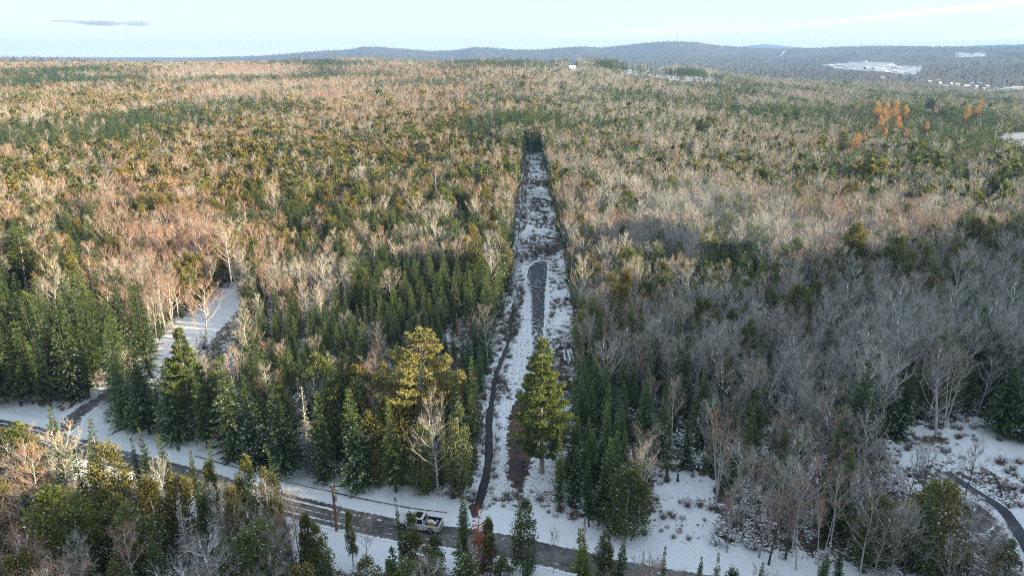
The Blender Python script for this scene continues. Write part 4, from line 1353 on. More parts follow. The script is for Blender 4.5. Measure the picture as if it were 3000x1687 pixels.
# ------------------------------------------------------------------ individual trees
NAME = {'spruce': ('spruce_tree', 'spruce tree'), 'cedar': ('cedar_tree', 'cedar tree'), 'bare': ('bare_tree', 'bare tree'), 'birch': ('birch_tree', 'birch tree'), 'pine': ('pine_tree', 'pine tree'),
        'pine_pale': ('pine_tree', 'pine tree'), 'larch': ('larch_tree', 'larch tree'), 'grey': ('dead_spruce', 'dead tree'), 'red': ('dead_conifer', 'dead tree'), 'fresh': ('evergreen_tree', 'evergreen tree')}
GROUPS = {'spruce': 'spruces of the wood', 'cedar': 'cedars of the wood', 'bare': 'leafless trees of the wood', 'birch': 'white-stemmed birches of the wood', 'pine': 'pines standing above the wood', 'pine_pale': 'pines standing above the wood',
          'larch': 'orange larches on the right', 'grey': 'grey dead spruces', 'red': 'rust-red dead conifers', 'fresh': 'bright green evergreens by the road'}
near_form('pine_pale', 19.0, pine_form(511, 19.0, 4.5, 14, 46, mat='pine_pale', flat=0.35, bare_low=0.36))
TREES = []      # (object, key, x, y, h, wf, label)


def plant(key, idx, x, y, h, wf, label):
    forms = FORMS[key]
    i = idx % len(forms) if idx is not None else int(rng.integers(len(forms)))
    tm, cm, fh, _ = forms[i]
    root = empty(NAME[key][0], (x, y, float(gz(x, y)) - 0.12), float(rng.uniform(0, 6.283)))
    s = h / fh
    root.scale = (s * wf, s * wf, s)
    root.rotation_euler[0], root.rotation_euler[1] = float(rng.normal(0, 0.025)), float(rng.normal(0, 0.025))
    link('trunk', tm, root)
    link('crown', cm, root)
    tag(root, label, NAME[key][1], GROUPS[key])
    TREES.append([root, key, x, y, h, wf, label, i])
    return root


for key, idx, x, y, h, wf, label in HERO:
    plant(key, idx, x, y, h, wf, label)
px0, py0, _ = project(TX, TY, TZ + TH)
px1, py1, _ = project(TX, TY, TZ + TH * 0.5)
seen = (px1 > -20) & (px1 < 3020) & (py0 < 1680)
order = np.argsort(TD)
single = np.zeros(len(TX), bool)
for kk, key in enumerate(KIND):
    have = sum(1 for t in TREES if t[1] == key)
    c = [i for i in order if TK[i] == kk and seen[i]][:max(0, {'spruce': 296, 'cedar': 296, 'bare': 296, 'birch': 130}[key] - have)]
    for i in c:
        single[i] = True
        wf = float(rng.uniform(0.82, 1.2)) * (0.95 if key == 'spruce' else 1.0)
        plant(key, None, float(TX[i]), float(TY[i]), float(TH[i]), wf, None)

# ------------------------------------------------------------------ the rest of the woods
HX, HY = candidates(30, 620, -330, 420, 4.6, 45, 900, 21)
k = ~in_wedge(HX, HY, 200) & (gz(HX, HY) > 1.0)
HX, HY = HX[k], HY[k]
HXb, HYb = candidates(-200, 200, -60, 70, 4.0, 30, 300, 22)
k = ~in_wedge(HXb, HYb, 260) & (np.hypot(HXb, HYb) > 46) & (polydist(HXb, HYb, [tuple(p) for p in road_line[::4]]) > 6)
HX, HY = np.concatenate([HX, HXb[k]]), np.concatenate([HY, HYb[k]])
HK = rng.choice(3, len(HX), p=[0.45, 0.15, 0.40])
HH = rng.uniform(9, 14, len(HX))
rest = ~single
AX, AY = np.concatenate([TX[rest], HX]), np.concatenate([TY[rest], HY])
AK = np.concatenate([np.minimum(TK[rest], 2), HK])
AH = np.concatenate([TH[rest], HH])
AD = np.hypot(AX, AY)
AD[int(rest.sum()):] = 400
AZ = gz(AX, AY)


def scatter(name, objs, P, rot, scl, vi, label, cat):
    """one object that stands copies of the forms OBJS on the points P"""
    lib_col = bpy.data.collections.new(name + '_forms')
    for o in objs:
        lib_col.objects.link(o)
    me = bpy.data.meshes.new(name)
    me.vertices.add(len(P))
    me.vertices.foreach_set('co', np.asarray(P, np.float32).ravel())
    for nm, ty, arr in (('rot', 'FLOAT_VECTOR', rot), ('scl', 'FLOAT_VECTOR', scl), ('vi', 'INT', vi)):
        a = me.attributes.new(nm, ty, 'POINT')
        if ty == 'INT':
            a.data.foreach_set('value', np.asarray(arr, np.int32))
        else:
            a.data.foreach_set('vector', np.asarray(arr, np.float32).ravel())
    o = link(name, me)
    ng = bpy.data.node_groups.new(name, 'GeometryNodeTree')
    ng.interface.new_socket('Geometry', in_out='INPUT', socket_type='NodeSocketGeometry')
    ng.interface.new_socket('Geometry', in_out='OUTPUT', socket_type='NodeSocketGeometry')
    n, l = ng.nodes, ng.links
    gi, go = n.new('NodeGroupInput'), n.new('NodeGroupOutput')
    ip = n.new('GeometryNodeInstanceOnPoints')
    ci = n.new('GeometryNodeCollectionInfo')
    ci.inputs['Collection'].default_value = lib_col
    ci.inputs['Separate Children'].default_value = True
    ci.inputs['Reset Children'].default_value = True
    ip.inputs['Pick Instance'].default_value = True
    for nm, ty, sock in (('rot', 'FLOAT_VECTOR', 'Rotation'), ('scl', 'FLOAT_VECTOR', 'Scale'), ('vi', 'INT', 'Instance Index')):
        na = n.new('GeometryNodeInputNamedAttribute')
        na.data_type = ty
        na.inputs['Name'].default_value = nm
        out = na.outputs['Attribute']
        if sock == 'Rotation':
            er = n.new('FunctionNodeEulerToRotation')
            l.new(out, er.inputs[0])
            out = er.outputs[0]
        l.new(out, ip.inputs[sock])
    l.new(gi.outputs[0], ip.inputs['Points'])
    l.new(ci.outputs[0], ip.inputs['Instance'])
    l.new(ip.outputs[0], go.inputs[0])
    mod = o.modifiers.new('scatter', 'NODES')
    mod.node_group = ng
    tag(o, label, cat, kind='stuff')
    return o


for kk, (key, nm, lb, cat) in enumerate((('spruce', 'spruce_forest', 'dark spruces filling the woods beyond the nearest trees', 'spruce wood'),
                                         ('cedar', 'cedar_forest', 'olive and golden cedars filling the woods beyond the nearest trees', 'cedar wood'),
                                         ('bare', 'bare_woods', 'grey and pinkish leafless trees filling the woods beyond the nearest trees', 'leafless wood'))):
    k = AK == kk
    n_ = int(k.sum())
    d = AD[k]
    u = rng.random(n_)
    n0, n1, n2 = NNEAR[key], NMID[key], NLOW[key]
    vi = np.where(d < 270, u * n0, np.where(d < 650, n0 + u * (n1 - n0), n1 + u * (n2 - n1))).astype(int)
    rot = np.stack([rng.normal(0, 0.03, n_), rng.normal(0, 0.03, n_), rng.uniform(0, 6.283, n_)], 1)
    s = AH[k] / LIBH[key]
    wf = rng.uniform(0.85, 1.25, n_) * np.where(d > 650, 1.12, 1.0)
    scatter(nm, MIDF[key], np.stack([AX[k], AY[k], AZ[k] - 0.15], 1), rot, np.stack([s * wf, s * wf, s], 1), vi, lb, cat)

# far woods: patches of whole wood, each a few dozen trees
def put(dst, src, p, s, rz):
    base = dst.n
    c_, s_ = math.cos(rz), math.sin(rz)
    for v in src.v:
        q = v * s
        dst.v.append(np.stack([q[:, 0] * c_ - q[:, 1] * s_ + p[0], q[:, 0] * s_ + q[:, 1] * c_ + p[1], q[:, 2] + p[2]], 1).astype(np.float32))
    dst.t += src.t
    dst.f3 += [f + base for f in src.f3]
    dst.f4 += [f + base for f in src.f4]
    return base


PATCH = []
for q, (ws, wb, wc) in enumerate(((0.92, 0.06, 0.02), (0.85, 0.12, 0.03), (0.08, 0.9, 0.02), (0.12, 0.83, 0.05), (0.45, 0.5, 0.05), (0.3, 0.6, 0.1))):
    r = np.random.default_rng(900 + q)
    b = MB()
    mats = [M['darkbark'], M['spruce'], M['bark'], M['twig'], M['cedar'], M['snowfleck']]
    for gx in range(7):
        for gy in range(7):
            kd = r.choice(3, p=[ws, wb, wc])
            key = ('spruce', 'bare', 'cedar')[kd]
            src, sm = LOWS[key][int(r.integers(4))]
            h = r.uniform(9, 14) / LIBH[key]
            put(b, src, ((gx - 3 + r.uniform(-.45, .45)) * 6.0, (gy - 3 + r.uniform(-.45, .45)) * 6.0, 0), h * 1.15, r.uniform(0, 6.28))
            mp = [{'darkbark': 0, 'spruce': 1, 'snowfleck': 5}, {'bark': 2, 'paleb': 2, 'birch': 2, 'twig': 3, 'snowfleck': 5}, {'bark': 2, 'cedar': 4, 'snowfleck': 5}][kd]
            names = {m_: k2 for k2, m_ in M.items()}
            idx = np.array([mp.get(names[m_], 2) for m_ in sm])
            b.m3 += [idx[m] for m in src.m3]
            b.m4 += [idx[m] for m in src.m4]
    PATCH.append(bpy.data.objects.new('wood_patch', b.mesh('wood_patch', mats)))
FX, FY, FS = [], [], []
for (d0, d1, s, sc) in ((2060, 3400, 37, 1.0), (3400, 7150, 52, 1.42)):
    a, b_ = candidates(-5200, 5200, 900, 7200, s, d0, d1, int(d0))
    k = in_wedge(a, b_, 200)
    FX.append(a[k]); FY.append(b_[k]); FS.append(np.full(int(k.sum()), sc))
FX, FY, FS = np.concatenate(FX), np.concatenate(FY), np.concatenate(FS)
FZ = gz(FX, FY)
k = np.ones(len(FX), bool)
for poly in CLEAR[6:]:
    for f in (0.0, 5.0):
        qx, qy, qd = project(FX, FY, FZ + f)
        m = 9 * FS * FOC / qd
        k &= ~inpoly(qx, qy, poly) & ~inpoly(qx - m, qy, poly) & ~inpoly(qx + m, qy, poly)
FX, FY, FZ, FS = FX[k], FY[k], FZ[k], FS[k]
gx_, gy_ = [], []
for poly, n_ in ((CLEAR[7], 80), (CLEAR[9], 150), (CLEAR[8], 12)):
    P_ = np.array(poly)
    for q in range(n_ * 3):
        a_, b_ = rng.uniform(P_[:, 0].min(), P_[:, 0].max()), rng.uniform(P_[:, 1].min(), P_[:, 1].max())
        if inpoly(a_, b_, poly) and len(gx_) < 400 and rng.random() < 0.45:
            g = GT(a_, b_)
            gx_.append(g[0]); gy_.append(g[1])
gx_, gy_ = np.array(gx_), np.array(gy_)
st = fbm(FX / 260, FY / 420, 171, 3) + rng.normal(0, 0.05, len(FX))
FD = np.hypot(FX, FY)
st += 0.05 * sstep(300, 1200, FX)
vi = np.where(st > 0.52, rng.integers(0, 2, len(FX)), np.where(st > 0.46, rng.integers(4, 6, len(FX)), rng.integers(2, 4, len(FX))))
GN_ = len(gx_)
hs_ = rng.uniform(0.7, 1.15, GN_)
scatter('village_trees', MIDF['spruce'][-4:] + MIDF['bare'][-4:], np.stack([gx_, gy_, gz(gx_, gy_) - 0.2], 1), np.stack([gx_ * 0, gx_ * 0, rng.uniform(0, 6.28, GN_)], 1),
        np.stack([hs_ * 1.1, hs_ * 1.1, hs_], 1), rng.integers(0, 8, GN_), 'scattered yard and hedgerow trees about the far village and fields', 'far trees')
scatter('far_woods', PATCH, np.stack([FX, FY, FZ - 0.5], 1), np.stack([FX * 0, FX * 0, rng.uniform(0, 6.28, len(FX))], 1),
        np.stack([FS, FS, rng.uniform(0.85, 1.15, len(FX)) * (1 - 0.3 * sstep(3000, 6000, FD))], 1), vi, 'far wooded country reaching to the blue hills', 'far woods')

# ------------------------------------------------------------------ low growth
def shrub_form(seed, h=1.0, n=70, w=0.035, mat='brush', snow=0.0, spread=0.6):
    r = np.random.default_rng(seed)
    b = MB()
    a = r.uniform(0, 6.28, n)
    C = np.stack([np.cos(a) * 0.18, np.sin(a) * 0.18, np.zeros(n)], 1) * r.random((n, 1)) * 2 * spread
    A = unit(np.stack([np.cos(a) * spread, np.sin(a) * spread, np.full(n, 1.0)], 1) * r.uniform(0.5, 1.4, (n, 1)) + 0.25 * r.normal(size=(n, 3)))
    L = h * r.uniform(0.5, 1.15, n)
    b.slivers(C, A, side_of(A, r), L, w, 0, r.random(n))
    m = n * 2
    k = r.integers(0, n, m)
    C2 = C[k] + A[k] * (L[k] * r.uniform(0.35, 0.9, m))[:, None]
    A2 = unit(A[k] + 0.7 * r.normal(size=(m, 3)))
    b.slivers(C2, A2, side_of(A2, r), h * r.uniform(0.2, 0.5, m), w * 0.8, 0, r.random(m))
    if snow:
        q = int(n * snow)
        k = r.integers(0, n, q)
        Cs = C[k] + A[k] * (L[k] * r.uniform(0.4, 1.0, q))[:, None]
        As = unit(np.stack([r.normal(size=q), r.normal(size=q), 0.1 * r.normal(size=q)], 1))
        b.rhombs(Cs, As, unit(np.cross(As, np.array([0, 0, 1.0]))), 0.24 * h, 0.13 * h, 1)
    o = bpy.data.objects.new('shrub_form', b.mesh('shrub_form', [M[mat], M['snowfleck']]))
    return o


SHRUBS = [shrub_form(1, 0.9), shrub_form(2, 1.2, 90), shrub_form(3, 0.7, 60, spread=0.9), shrub_form(4, 1.6, 90, 0.03, 'twig', 0.5), shrub_form(5, 2.0, 110, 0.03, 'twig', 0.8), shrub_form(6, 1.3, 90, 0.04, 'twig', 1.2)]
for q in range(3):
    tb, cb, tm, cm = spruce_form(950 + q, 3.0, (0.9, 1.1, 0.8)[q], 60, snow=(0.9, 0.6, 0.3)[q], low=0.02)
    b, mats = merged((tb, cb, tm, cm), 'shrub_form')
    SHRUBS.append(bpy.data.objects.new('shrub_form', b.mesh('shrub_form', mats)))

bx, by_ = candidates(-150, 170, 55, 450, 1.25, 50, 460, 41)
k = in_wedge(bx, by_, 60)
bx, by_ = bx[k], by_[k]
bd = np.hypot(bx, by_)
rdist = polydist(bx, by_, [tuple(p) for p in road_line[::4]])
ddist = polydist(bx, by_, [tuple(p) for p in ditch_line[::3]])
drdist = polydist(bx, by_, [tuple(p) for p in drive_line[::4]])
rr_ = polydist(bx, by_, [tuple(p) for p in rdrive_line[::4]])
ins, inc, insl = inpoly(bx, by_, strip_ground), inpoly(bx, by_, clear_r_ground), inpoly(bx, by_, slope_ground)
nz = fbm(bx / 6, by_ / 9, 211, 3)
gr_px = [(1540, 760), (1606, 760), (1606, 1120), (1470, 1120), (1480, 1180), (1600, 1180), (1610, 1440), (1460, 1440), (1450, 1180)]
qx, qy, _ = project(bx, by_, 0 * bx)
ongravel = inpoly(qx, qy, [(1530, 755), (1612, 755), (1612, 1120), (1470, 1120)]) | inpoly(qx, qy, [(1450, 1180), (1612, 1180), (1612, 1440), (1450, 1440)])
ok = (rdist > 7.2) & (ddist > 1.3) & (drdist > 3.0) & (rr_ > 3.0)
u = rng.random(len(bx))
strip_b = ok & ins & ~ongravel & (u < np.where(nz > 0.53, 0.85, np.where(nz > 0.45, 0.25, 0.06)))
slope_b = ok & (inc | insl) & (u < np.where(nz > 0.48, 0.4, 0.08))
edge_b = ok & ~ins & ~inc & ~insl & (rdist < 12) & (rdist > 7.2) & (u < 0.6)
ditch_b = (ddist > 0.7) & (ddist < 1.9) & (u < 0.8) & (by_ > 76)
clear_l = inpoly(qx, qy, CLEAR[3])
wood_b = ok & ~ins & ~inc & ~insl & (rdist >= 7.5) & (bd < 185) & ~clear_l & (u < 0.24)
vi = np.where(strip_b | slope_b, rng.integers(0, 3, len(bx)), np.where(edge_b, rng.choice([0, 1, 2, 3, 5], len(bx)), rng.choice([3, 4, 5, 6, 7, 8], len(bx), p=[.24, .22, .2, .12, .11, .11])))
k = strip_b | slope_b | edge_b | ditch_b
vi = np.where(ditch_b, rng.integers(0, 3, len(bx)), vi)
scatter('brush', SHRUBS[:6], np.stack([bx[k], by_[k], gz(bx[k], by_[k]) - 0.05], 1), np.stack([0 * bx[k], 0 * bx[k], rng.uniform(0, 6.28, k.sum())], 1),
        np.repeat(rng.uniform(0.4, 1.25, k.sum())[:, None], 3, 1), vi[k].clip(0, 5), 'brown dry brush poking through the snow on open ground', 'brush')
k = wood_b & ~k
UG = [o.copy() for o in SHRUBS]
for o in UG:
    o.name = 'undergrowth_form'
scatter('undergrowth', UG, np.stack([bx[k], by_[k], gz(bx[k], by_[k]) - 0.05], 1), np.stack([0 * bx[k], 0 * bx[k], rng.uniform(0, 6.28, k.sum())], 1),
        np.repeat(rng.uniform(0.7, 1.4, k.sum())[:, None], 3, 1), vi[k], 'snow-laden saplings and twiggy shrubs under the trees', 'undergrowth')

# ------------------------------------------------------------------ more materials for made things
M['paint'] = plain('champagne_white_paint', (0.62, 0.60, 0.56), 0.28, spec=0.5)
M['black'] = plain('black_plastic', (0.018, 0.018, 0.02), 0.55)
M['glass'] = plain('dark_tinted_glass', (0.012, 0.015, 0.018), 0.08, spec=0.6)
M['chrome'] = plain('bright_metal', (0.6, 0.6, 0.6), 0.25, 1.0)
M['taillight'] = plain('red_lens', (0.45, 0.015, 0.02), 0.2)
M['lamp'] = plain('clear_lens', (0.7, 0.7, 0.72), 0.15)
M['tyre'] = plain('rubber', (0.025, 0.025, 0.026), 0.85)
M['orange'] = plain('orange_plastic', (0.80, 0.28, 0.02), 0.45)
M['white'] = plain('white_fabric', (0.75, 0.74, 0.72), 0.8, var=0.15)
M['blue'] = plain('blue_plastic', (0.16, 0.24, 0.48), 0.5)
M['polewood'] = plain('brown_pole_wood', (0.24, 0.105, 0.055), 0.85, var=0.35, nscale=2)
M['rust'] = plain('rusty_metal', (0.085, 0.05, 0.032), 0.9, var=0.5, nscale=4)
M['steel'] = plain('grey_steel', (0.33, 0.34, 0.35), 0.5, 0.6)
M['insul'] = plain('pale_ceramic', (0.6, 0.6, 0.6), 0.3)
M['pvc'] = plain('white_pipe', (0.80, 0.81, 0.83), 0.4)
M['log'] = plain('weathered_log', (0.50, 0.46, 0.40), 0.9, var=0.3)
M['stone'] = plain('grey_boulder', (0.22, 0.21, 0.20), 0.9, var=0.4, nscale=3)
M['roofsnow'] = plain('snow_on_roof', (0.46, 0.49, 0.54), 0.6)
M['skin'] = plain('skin', (0.55, 0.36, 0.27), 0.6)
M['blackcloth'] = plain('black_cloth', (0.015, 0.015, 0.018), 0.9)
M['denim'] = plain('dark_denim', (0.025, 0.04, 0.08), 0.9)
M['hair'] = plain('dark_hair', (0.03, 0.02, 0.015), 0.7)
M['pale'] = plain('pale_grey_plastic', (0.55, 0.55, 0.56), 0.5)
for nm, c in (('wallw', (0.42, 0.42, 0.42)), ('wallg', (0.26, 0.27, 0.29)), ('wallt', (0.30, 0.26, 0.21)), ('wallr', (0.20, 0.09, 0.07)), ('wallb', (0.20, 0.25, 0.31))):
    M[nm] = plain('siding', c, 0.7, var=0.1)


def bevel(o, w=0.02, seg=2):
    m = o.modifiers.new('bevel', 'BEVEL')
    m.width = w
    m.segments = seg
    m.limit_method = 'ANGLE'
    return o


def prism_y(mb, prof, y0, y1, mat=0, y0t=None):
    """profile in (x, z) extruded across y"""
    n = len(prof)
    V = [[p[0], y0, p[1]] for p in prof] + [[p[0], y1, p[1]] for p in prof]
    mb.add(V[:n] + V[n:], [[i, (i + 1) % n, n + (i + 1) % n, n + i] for i in range(n)], mat)
    # end caps as fans
    c0, c1 = np.mean(V[:n], 0), np.mean(V[n:], 0)
    mb.add(V[:n] + [c0], [[(i + 1) % n, i, n] for i in range(n)], mat)
    mb.add(V[n:] + [c1], [[i, (i + 1) % n, n] for i in range(n)], mat)


# ------------------------------------------------------------------ the pickup truck (x forward)
tc_ = G(1229, 1544)
rt = G(1290, 1551) - G(1170, 1533)
TR_RZ = math.atan2(-rt[1], -rt[0])
truck = tag(empty('pickup_truck', (tc_[0], tc_[1], float(gz(*tc_)) + 0.05), TR_RZ), 'pale beige pickup parked on the road, its open bed loaded', 'pickup truck')
b = MB()
prism_y(b, [(2.75, 0.55), (2.82, 0.95), (2.70, 1.12), (1.30, 1.20), (1.28, 0.50), (2.3, 0.42)], -0.93, 0.93)
bevel(b.obj('hood', M['paint'], truck), 0.07, 3)
b = MB()
prism_y(b, [(1.30, 0.42), (1.30, 1.18), (-0.86, 1.18), (-0.86, 0.42)], -0.97, 0.97)
bevel(b.obj('body', M['paint'], truck), 0.05, 3)
b = MB()
lo, hi = [(1.28, -0.95), (1.28, 0.95), (-0.86, 0.95), (-0.86, -0.95)], [(0.55, -0.74), (0.55, 0.74), (-0.74, 0.74), (-0.74, -0.74)]
V = [[x, y, 1.18] for x, y in lo] + [[x, y, 1.84] for x, y in hi]
b.add(V, [[0, 1, 5, 4], [1, 2, 6, 5], [2, 3, 7, 6], [3, 0, 4, 7], [4, 5, 6, 7]])
bevel(b.obj('cab', M['paint'], truck), 0.06, 3)


def pane(name, q, out, mat='glass', parent=None, th=0.012):
    q = np.array(q, float)
    nrm = np.cross(q[1] - q[0], q[3] - q[0])
    nrm /= np.linalg.norm(nrm)
    if np.dot(nrm, out) < 0:
        nrm = -nrm
    bb = MB()
    bb.add(np.vstack([q - nrm * 0.01, q + nrm * th]), [[0, 1, 2, 3], [4, 5, 6, 7], [0, 1, 5, 4], [1, 2, 6, 5], [2, 3, 7, 6], [3, 0, 4, 7]])
    return bb.obj(name, M[mat], parent or truck)


def lerp_quad(A, B_, C_, D__, u0, u1, v0, v1):
    A, B_, C_, D__ = map(np.array, (A, B_, C_, D__))
    f = lambda u, v: (A * (1 - u) + B_ * u) * (1 - v) + (D__ * (1 - u) + C_ * u) * v
    return [f(u0, v0), f(u1, v0), f(u1, v1), f(u0, v1)]


V = np.array(V)
pane('windscreen', lerp_quad(V[0], V[1], V[5], V[4], 0.06, 0.94, 0.08, 0.92), (1, 0, 0.5))
pane('rear_window', lerp_quad(V[2], V[3], V[7], V[6], 0.08, 0.92, 0.14, 0.88), (-1, 0, 0.2))
for sgn, (a_, c_, d_, e_) in ((1, (1, 2, 6, 5)), (-1, (0, 3, 7, 4))):
    for u0, u1 in ((0.16, 0.52), (0.56, 0.94)):
        pane('side_window', lerp_quad(V[a_], V[c_], V[d_], V[e_], u0, u1, 0.1, 0.86), (0, sgn, 0.3))
pane('sunroof', [(0.44, -0.56, 1.842), (0.44, 0.56, 1.842), (-0.42, 0.56, 1.842), (-0.42, -0.56, 1.842)], (0, 0, 1))
b = MB()
b.box((-1.80, 0, 0.62), (1.88, 1.90, 0.10))
b.obj('bed_floor', M['black'], truck)
for sgn in (1, -1):
    b = MB()
    b.box((-1.80, sgn * 0.925, 0.83), (1.88, 0.10, 0.72))
    bevel(b.obj('bed_side', M['paint'], truck), 0.03)
    b = MB()
    b.box((-1.80, sgn * 0.862, 0.93), (1.80, 0.02, 0.50))
    b.obj('bed_liner', M['black'], truck)
    b = MB()
    b.box((-2.70, sgn * 0.90, 0.98), (0.10, 0.13, 0.34))
    b.obj('taillight', M['taillight'], truck)
    b = MB()
    b.box((2.74, sgn * 0.74, 0.94), (0.10, 0.30, 0.20))
    b.obj('headlight', M['lamp'], truck)
    b = MB()
    b.box((0.98, sgn * 1.09, 1.22), (0.14, 0.24, 0.20))
    bevel(b.obj('mirror', M['paint'], truck), 0.03)
    for xd in (0.36, -0.62):
        b = MB()
        b.box((xd, sgn * 0.98, 1.04), (0.20, 0.025, 0.04))
        b.obj('door_handle', M['chrome'], truck)
b = MB()
b.box((-2.70, 0, 0.88), (0.08, 1.66, 0.60))
bevel(b.obj('tailgate', M['paint'], truck), 0.02)
b = MB()
b.box((-2.84, 0, 0.52), (0.16, 1.86, 0.18))
bevel(b.obj('rear_bumper', M['chrome'], truck), 0.03)
b = MB()
b.box((2.86, 0, 0.56), (0.16, 1.88, 0.26))
bevel(b.obj('front_bumper', M['chrome'], truck), 0.04)
b = MB()
b.box((2.80, 0, 0.86), (0.07, 1.10, 0.28))
b.obj('grille', M['black'], truck)
b = MB()
b.box((0.0, 0, 0.44), (5.0, 1.5, 0.16))
b.obj('chassis', M['black'], truck)
for wx in (1.85, -1.72):
    for sgn in (1, -1):
        b = MB()
        a = np.arange(24) / 24 * 2 * math.pi
        ring = [(0.24, -0.12), (0.36, -0.13), (0.39, -0.08), (0.39, 0.08), (0.36, 0.13), (0.24, 0.12)]
        Vw = np.array([[wx + r_ * math.cos(t), sgn * 0.86 + y_, 0.39 + r_ * math.sin(t)] for r_, y_ in ring for t in a])
        b.add(Vw, [[i * 24 + k, i * 24 + (k + 1) % 24, (i + 1) * 24 + (k + 1) % 24, (i + 1) * 24 + k] for i in range(5) for k in range(24)])
        wh = b.obj('wheel', M['tyre'], truck, True)
        b = MB()
        b.tube([(wx, sgn * 0.76, 0.39), (wx, sgn * 0.975, 0.39)], 0.245, 20, cap=True)
        b.obj('rim', M['chrome'], wh)
        b = MB()
        aa = np.linspace(-0.15, math.pi + 0.15, 16)
        Va = np.array([[wx + r_ * math.cos(t), sgn * y_, 0.42 + r_ * math.sin(t)] for r_, y_ in ((0.43, 0.96), (0.52, 0.96), (0.52, 0.995), (0.43, 0.995)) for t in aa])
        b.add(Va, [[i * 16 + k, i * 16 + k + 1, ((i + 1) % 4) * 16 + k + 1, ((i + 1) % 4) * 16 + k] for i in range(4) for k in range(15)])
        b.obj('fender_flare', M['black'], truck)


def in_truck(p):
    c_, s_ = math.cos(TR_RZ), math.sin(TR_RZ)
    return (tc_[0] + p[0] * c_ - p[1] * s_, tc_[1] + p[0] * s_ + p[1] * c_, float(gz(*tc_)) + 0.05 + p[2])


def lump(name, size, mat, p, label, cat, seed=0, rz=0.0, amp=0.12):
    r = np.random.default_rng(seed)
    b = MB()
    nu, nv = 14, 9
    V = []
    for i in range(nv):
        th = math.pi * i / (nv - 1)
        for k in range(nu):
            ph = 2 * math.pi * k / nu
            v = np.array([math.sin(th) * math.cos(ph), math.sin(th) * math.sin(ph), math.cos(th)])
            v = np.sign(v) * np.abs(v) ** 0.65
            v *= 1 + amp * (fbm(np.array([v[0] * 1.7 + seed]), np.array([v[1] * 1.7 + v[2] * 2.1]), 300 + seed, 2)[0] - 0.5) * 2
            V.append(v * np.array(size) / 2)
    F = [[i * nu + k, i * nu + (k + 1) % nu, (i + 1) * nu + (k + 1) % nu, (i + 1) * nu + k] for i in range(nv - 1) for k in range(nu)]
    V = np.array(V)
    b.add(V, np.array(F)[:, ::-1])
    o = b.obj(name, M[mat], None, True)
    o.location = p
    o.rotation_euler = (0, 0, rz)
    return tag(o, label, cat)


saw = tag(empty('tool_case', in_truck((-1.62, 0.16, 0.67)), TR_RZ + 0.35), 'orange tool case with black grip in the truck bed', 'tool case')
b = MB()
prism_y(b, [(-0.36, 0.0), (0.36, 0.0), (0.34, 0.34), (0.06, 0.42), (-0.34, 0.30)], -0.16, 0.16)
bevel(b.obj('shell', M['orange'], saw), 0.03)
b = MB()
b.tube([(-0.14, 0, 0.36), (-0.10, 0, 0.52), (0.14, 0, 0.54), (0.18, 0, 0.38)], 0.025, 6)
b.obj('handle', M['black'], saw)
lump('bag', (0.85, 0.62, 0.46), 'white', in_truck((-1.40, -0.22, 0.88)), 'white crumpled bag in the truck bed', 'bag', 3, TR_RZ)
lump('bag', (0.50, 0.42, 0.36), 'white', in_truck((-1.95, -0.10, 0.84)), 'smaller whitish bag at the middle of the truck bed', 'bag', 5, TR_RZ)
lump('bag', (0.46, 0.40, 0.40), 'blue', in_truck((-2.15, -0.48, 0.86)), 'blue bag near the tailgate of the truck', 'bag', 6, TR_RZ)

# ------------------------------------------------------------------ utility pole
pb = G(986, 1552)
ph = CAM_H - pb[1] * math.tan(dep(1421))
pole = tag(empty('utility_pole', (pb[0], pb[1], float(gz(*pb)) - 0.2)), 'reddish brown wooden utility pole beside the road left of the truck', 'utility pole')
b = MB()
b.tube([(0, 0, 0), (0.02, 0, ph * 0.5), (-0.06, 0, ph + 0.2)], [0.18, 0.155, 0.12], 12, cap=True)
b.obj('post', M['polewood'], pole, True)
b = MB()
b.box((0.30, 0, ph - 0.35), (0.9, 0.10, 0.12))
b.obj('crossarm', M['polewood'], pole)
for q in (-0.06, 0.40, 0.68):
    b = MB()
    b.tube([(q, 0, ph - 0.28 if q > 0 else ph + 0.2), (q, 0, ph + 0.02 if q > 0 else ph + 0.42)], [0.075, 0.05], 8, cap=True)
    b.obj('insulator', M['insul'], pole)
b = MB()
b.tube([(0.24, -0.02, ph - 1.9), (0.24, -0.02, ph - 1.1)], 0.17, 10, cap=True)
b.obj('cable_box', M['steel'], pole)

# ------------------------------------------------------------------ the person under the pine (facing the camera, holding a controller at the waist)
pp = G(1532, 1376)
PZ = float(gz(*pp)) + 0.05


def skin_obj(name, verts, edges, radii, mat, parent=None, root=0, sub=2):
    me = bpy.data.meshes.new(name)
    me.from_pydata(verts, edges, [])
    me.materials.append(mat)
    o = link(name, me, parent)
    me.attributes  # skin layer comes with the modifier
    sk = o.modifiers.new('skin', 'SKIN')
    if not me.skin_vertices:
        return o
    for i, rr in enumerate(radii):
        rr = rr if isinstance(rr, tuple) else (rr, rr)
        me.skin_vertices[0].data[i].radius = rr
        me.skin_vertices[0].data[i].use_root = (i == root)
    sk.use_smooth_shade = True
    ss = o.modifiers.new('smooth', 'SUBSURF')
    ss.levels = ss.render_levels = sub
    return o


def with_skin(o, radii, root=0):
    pass


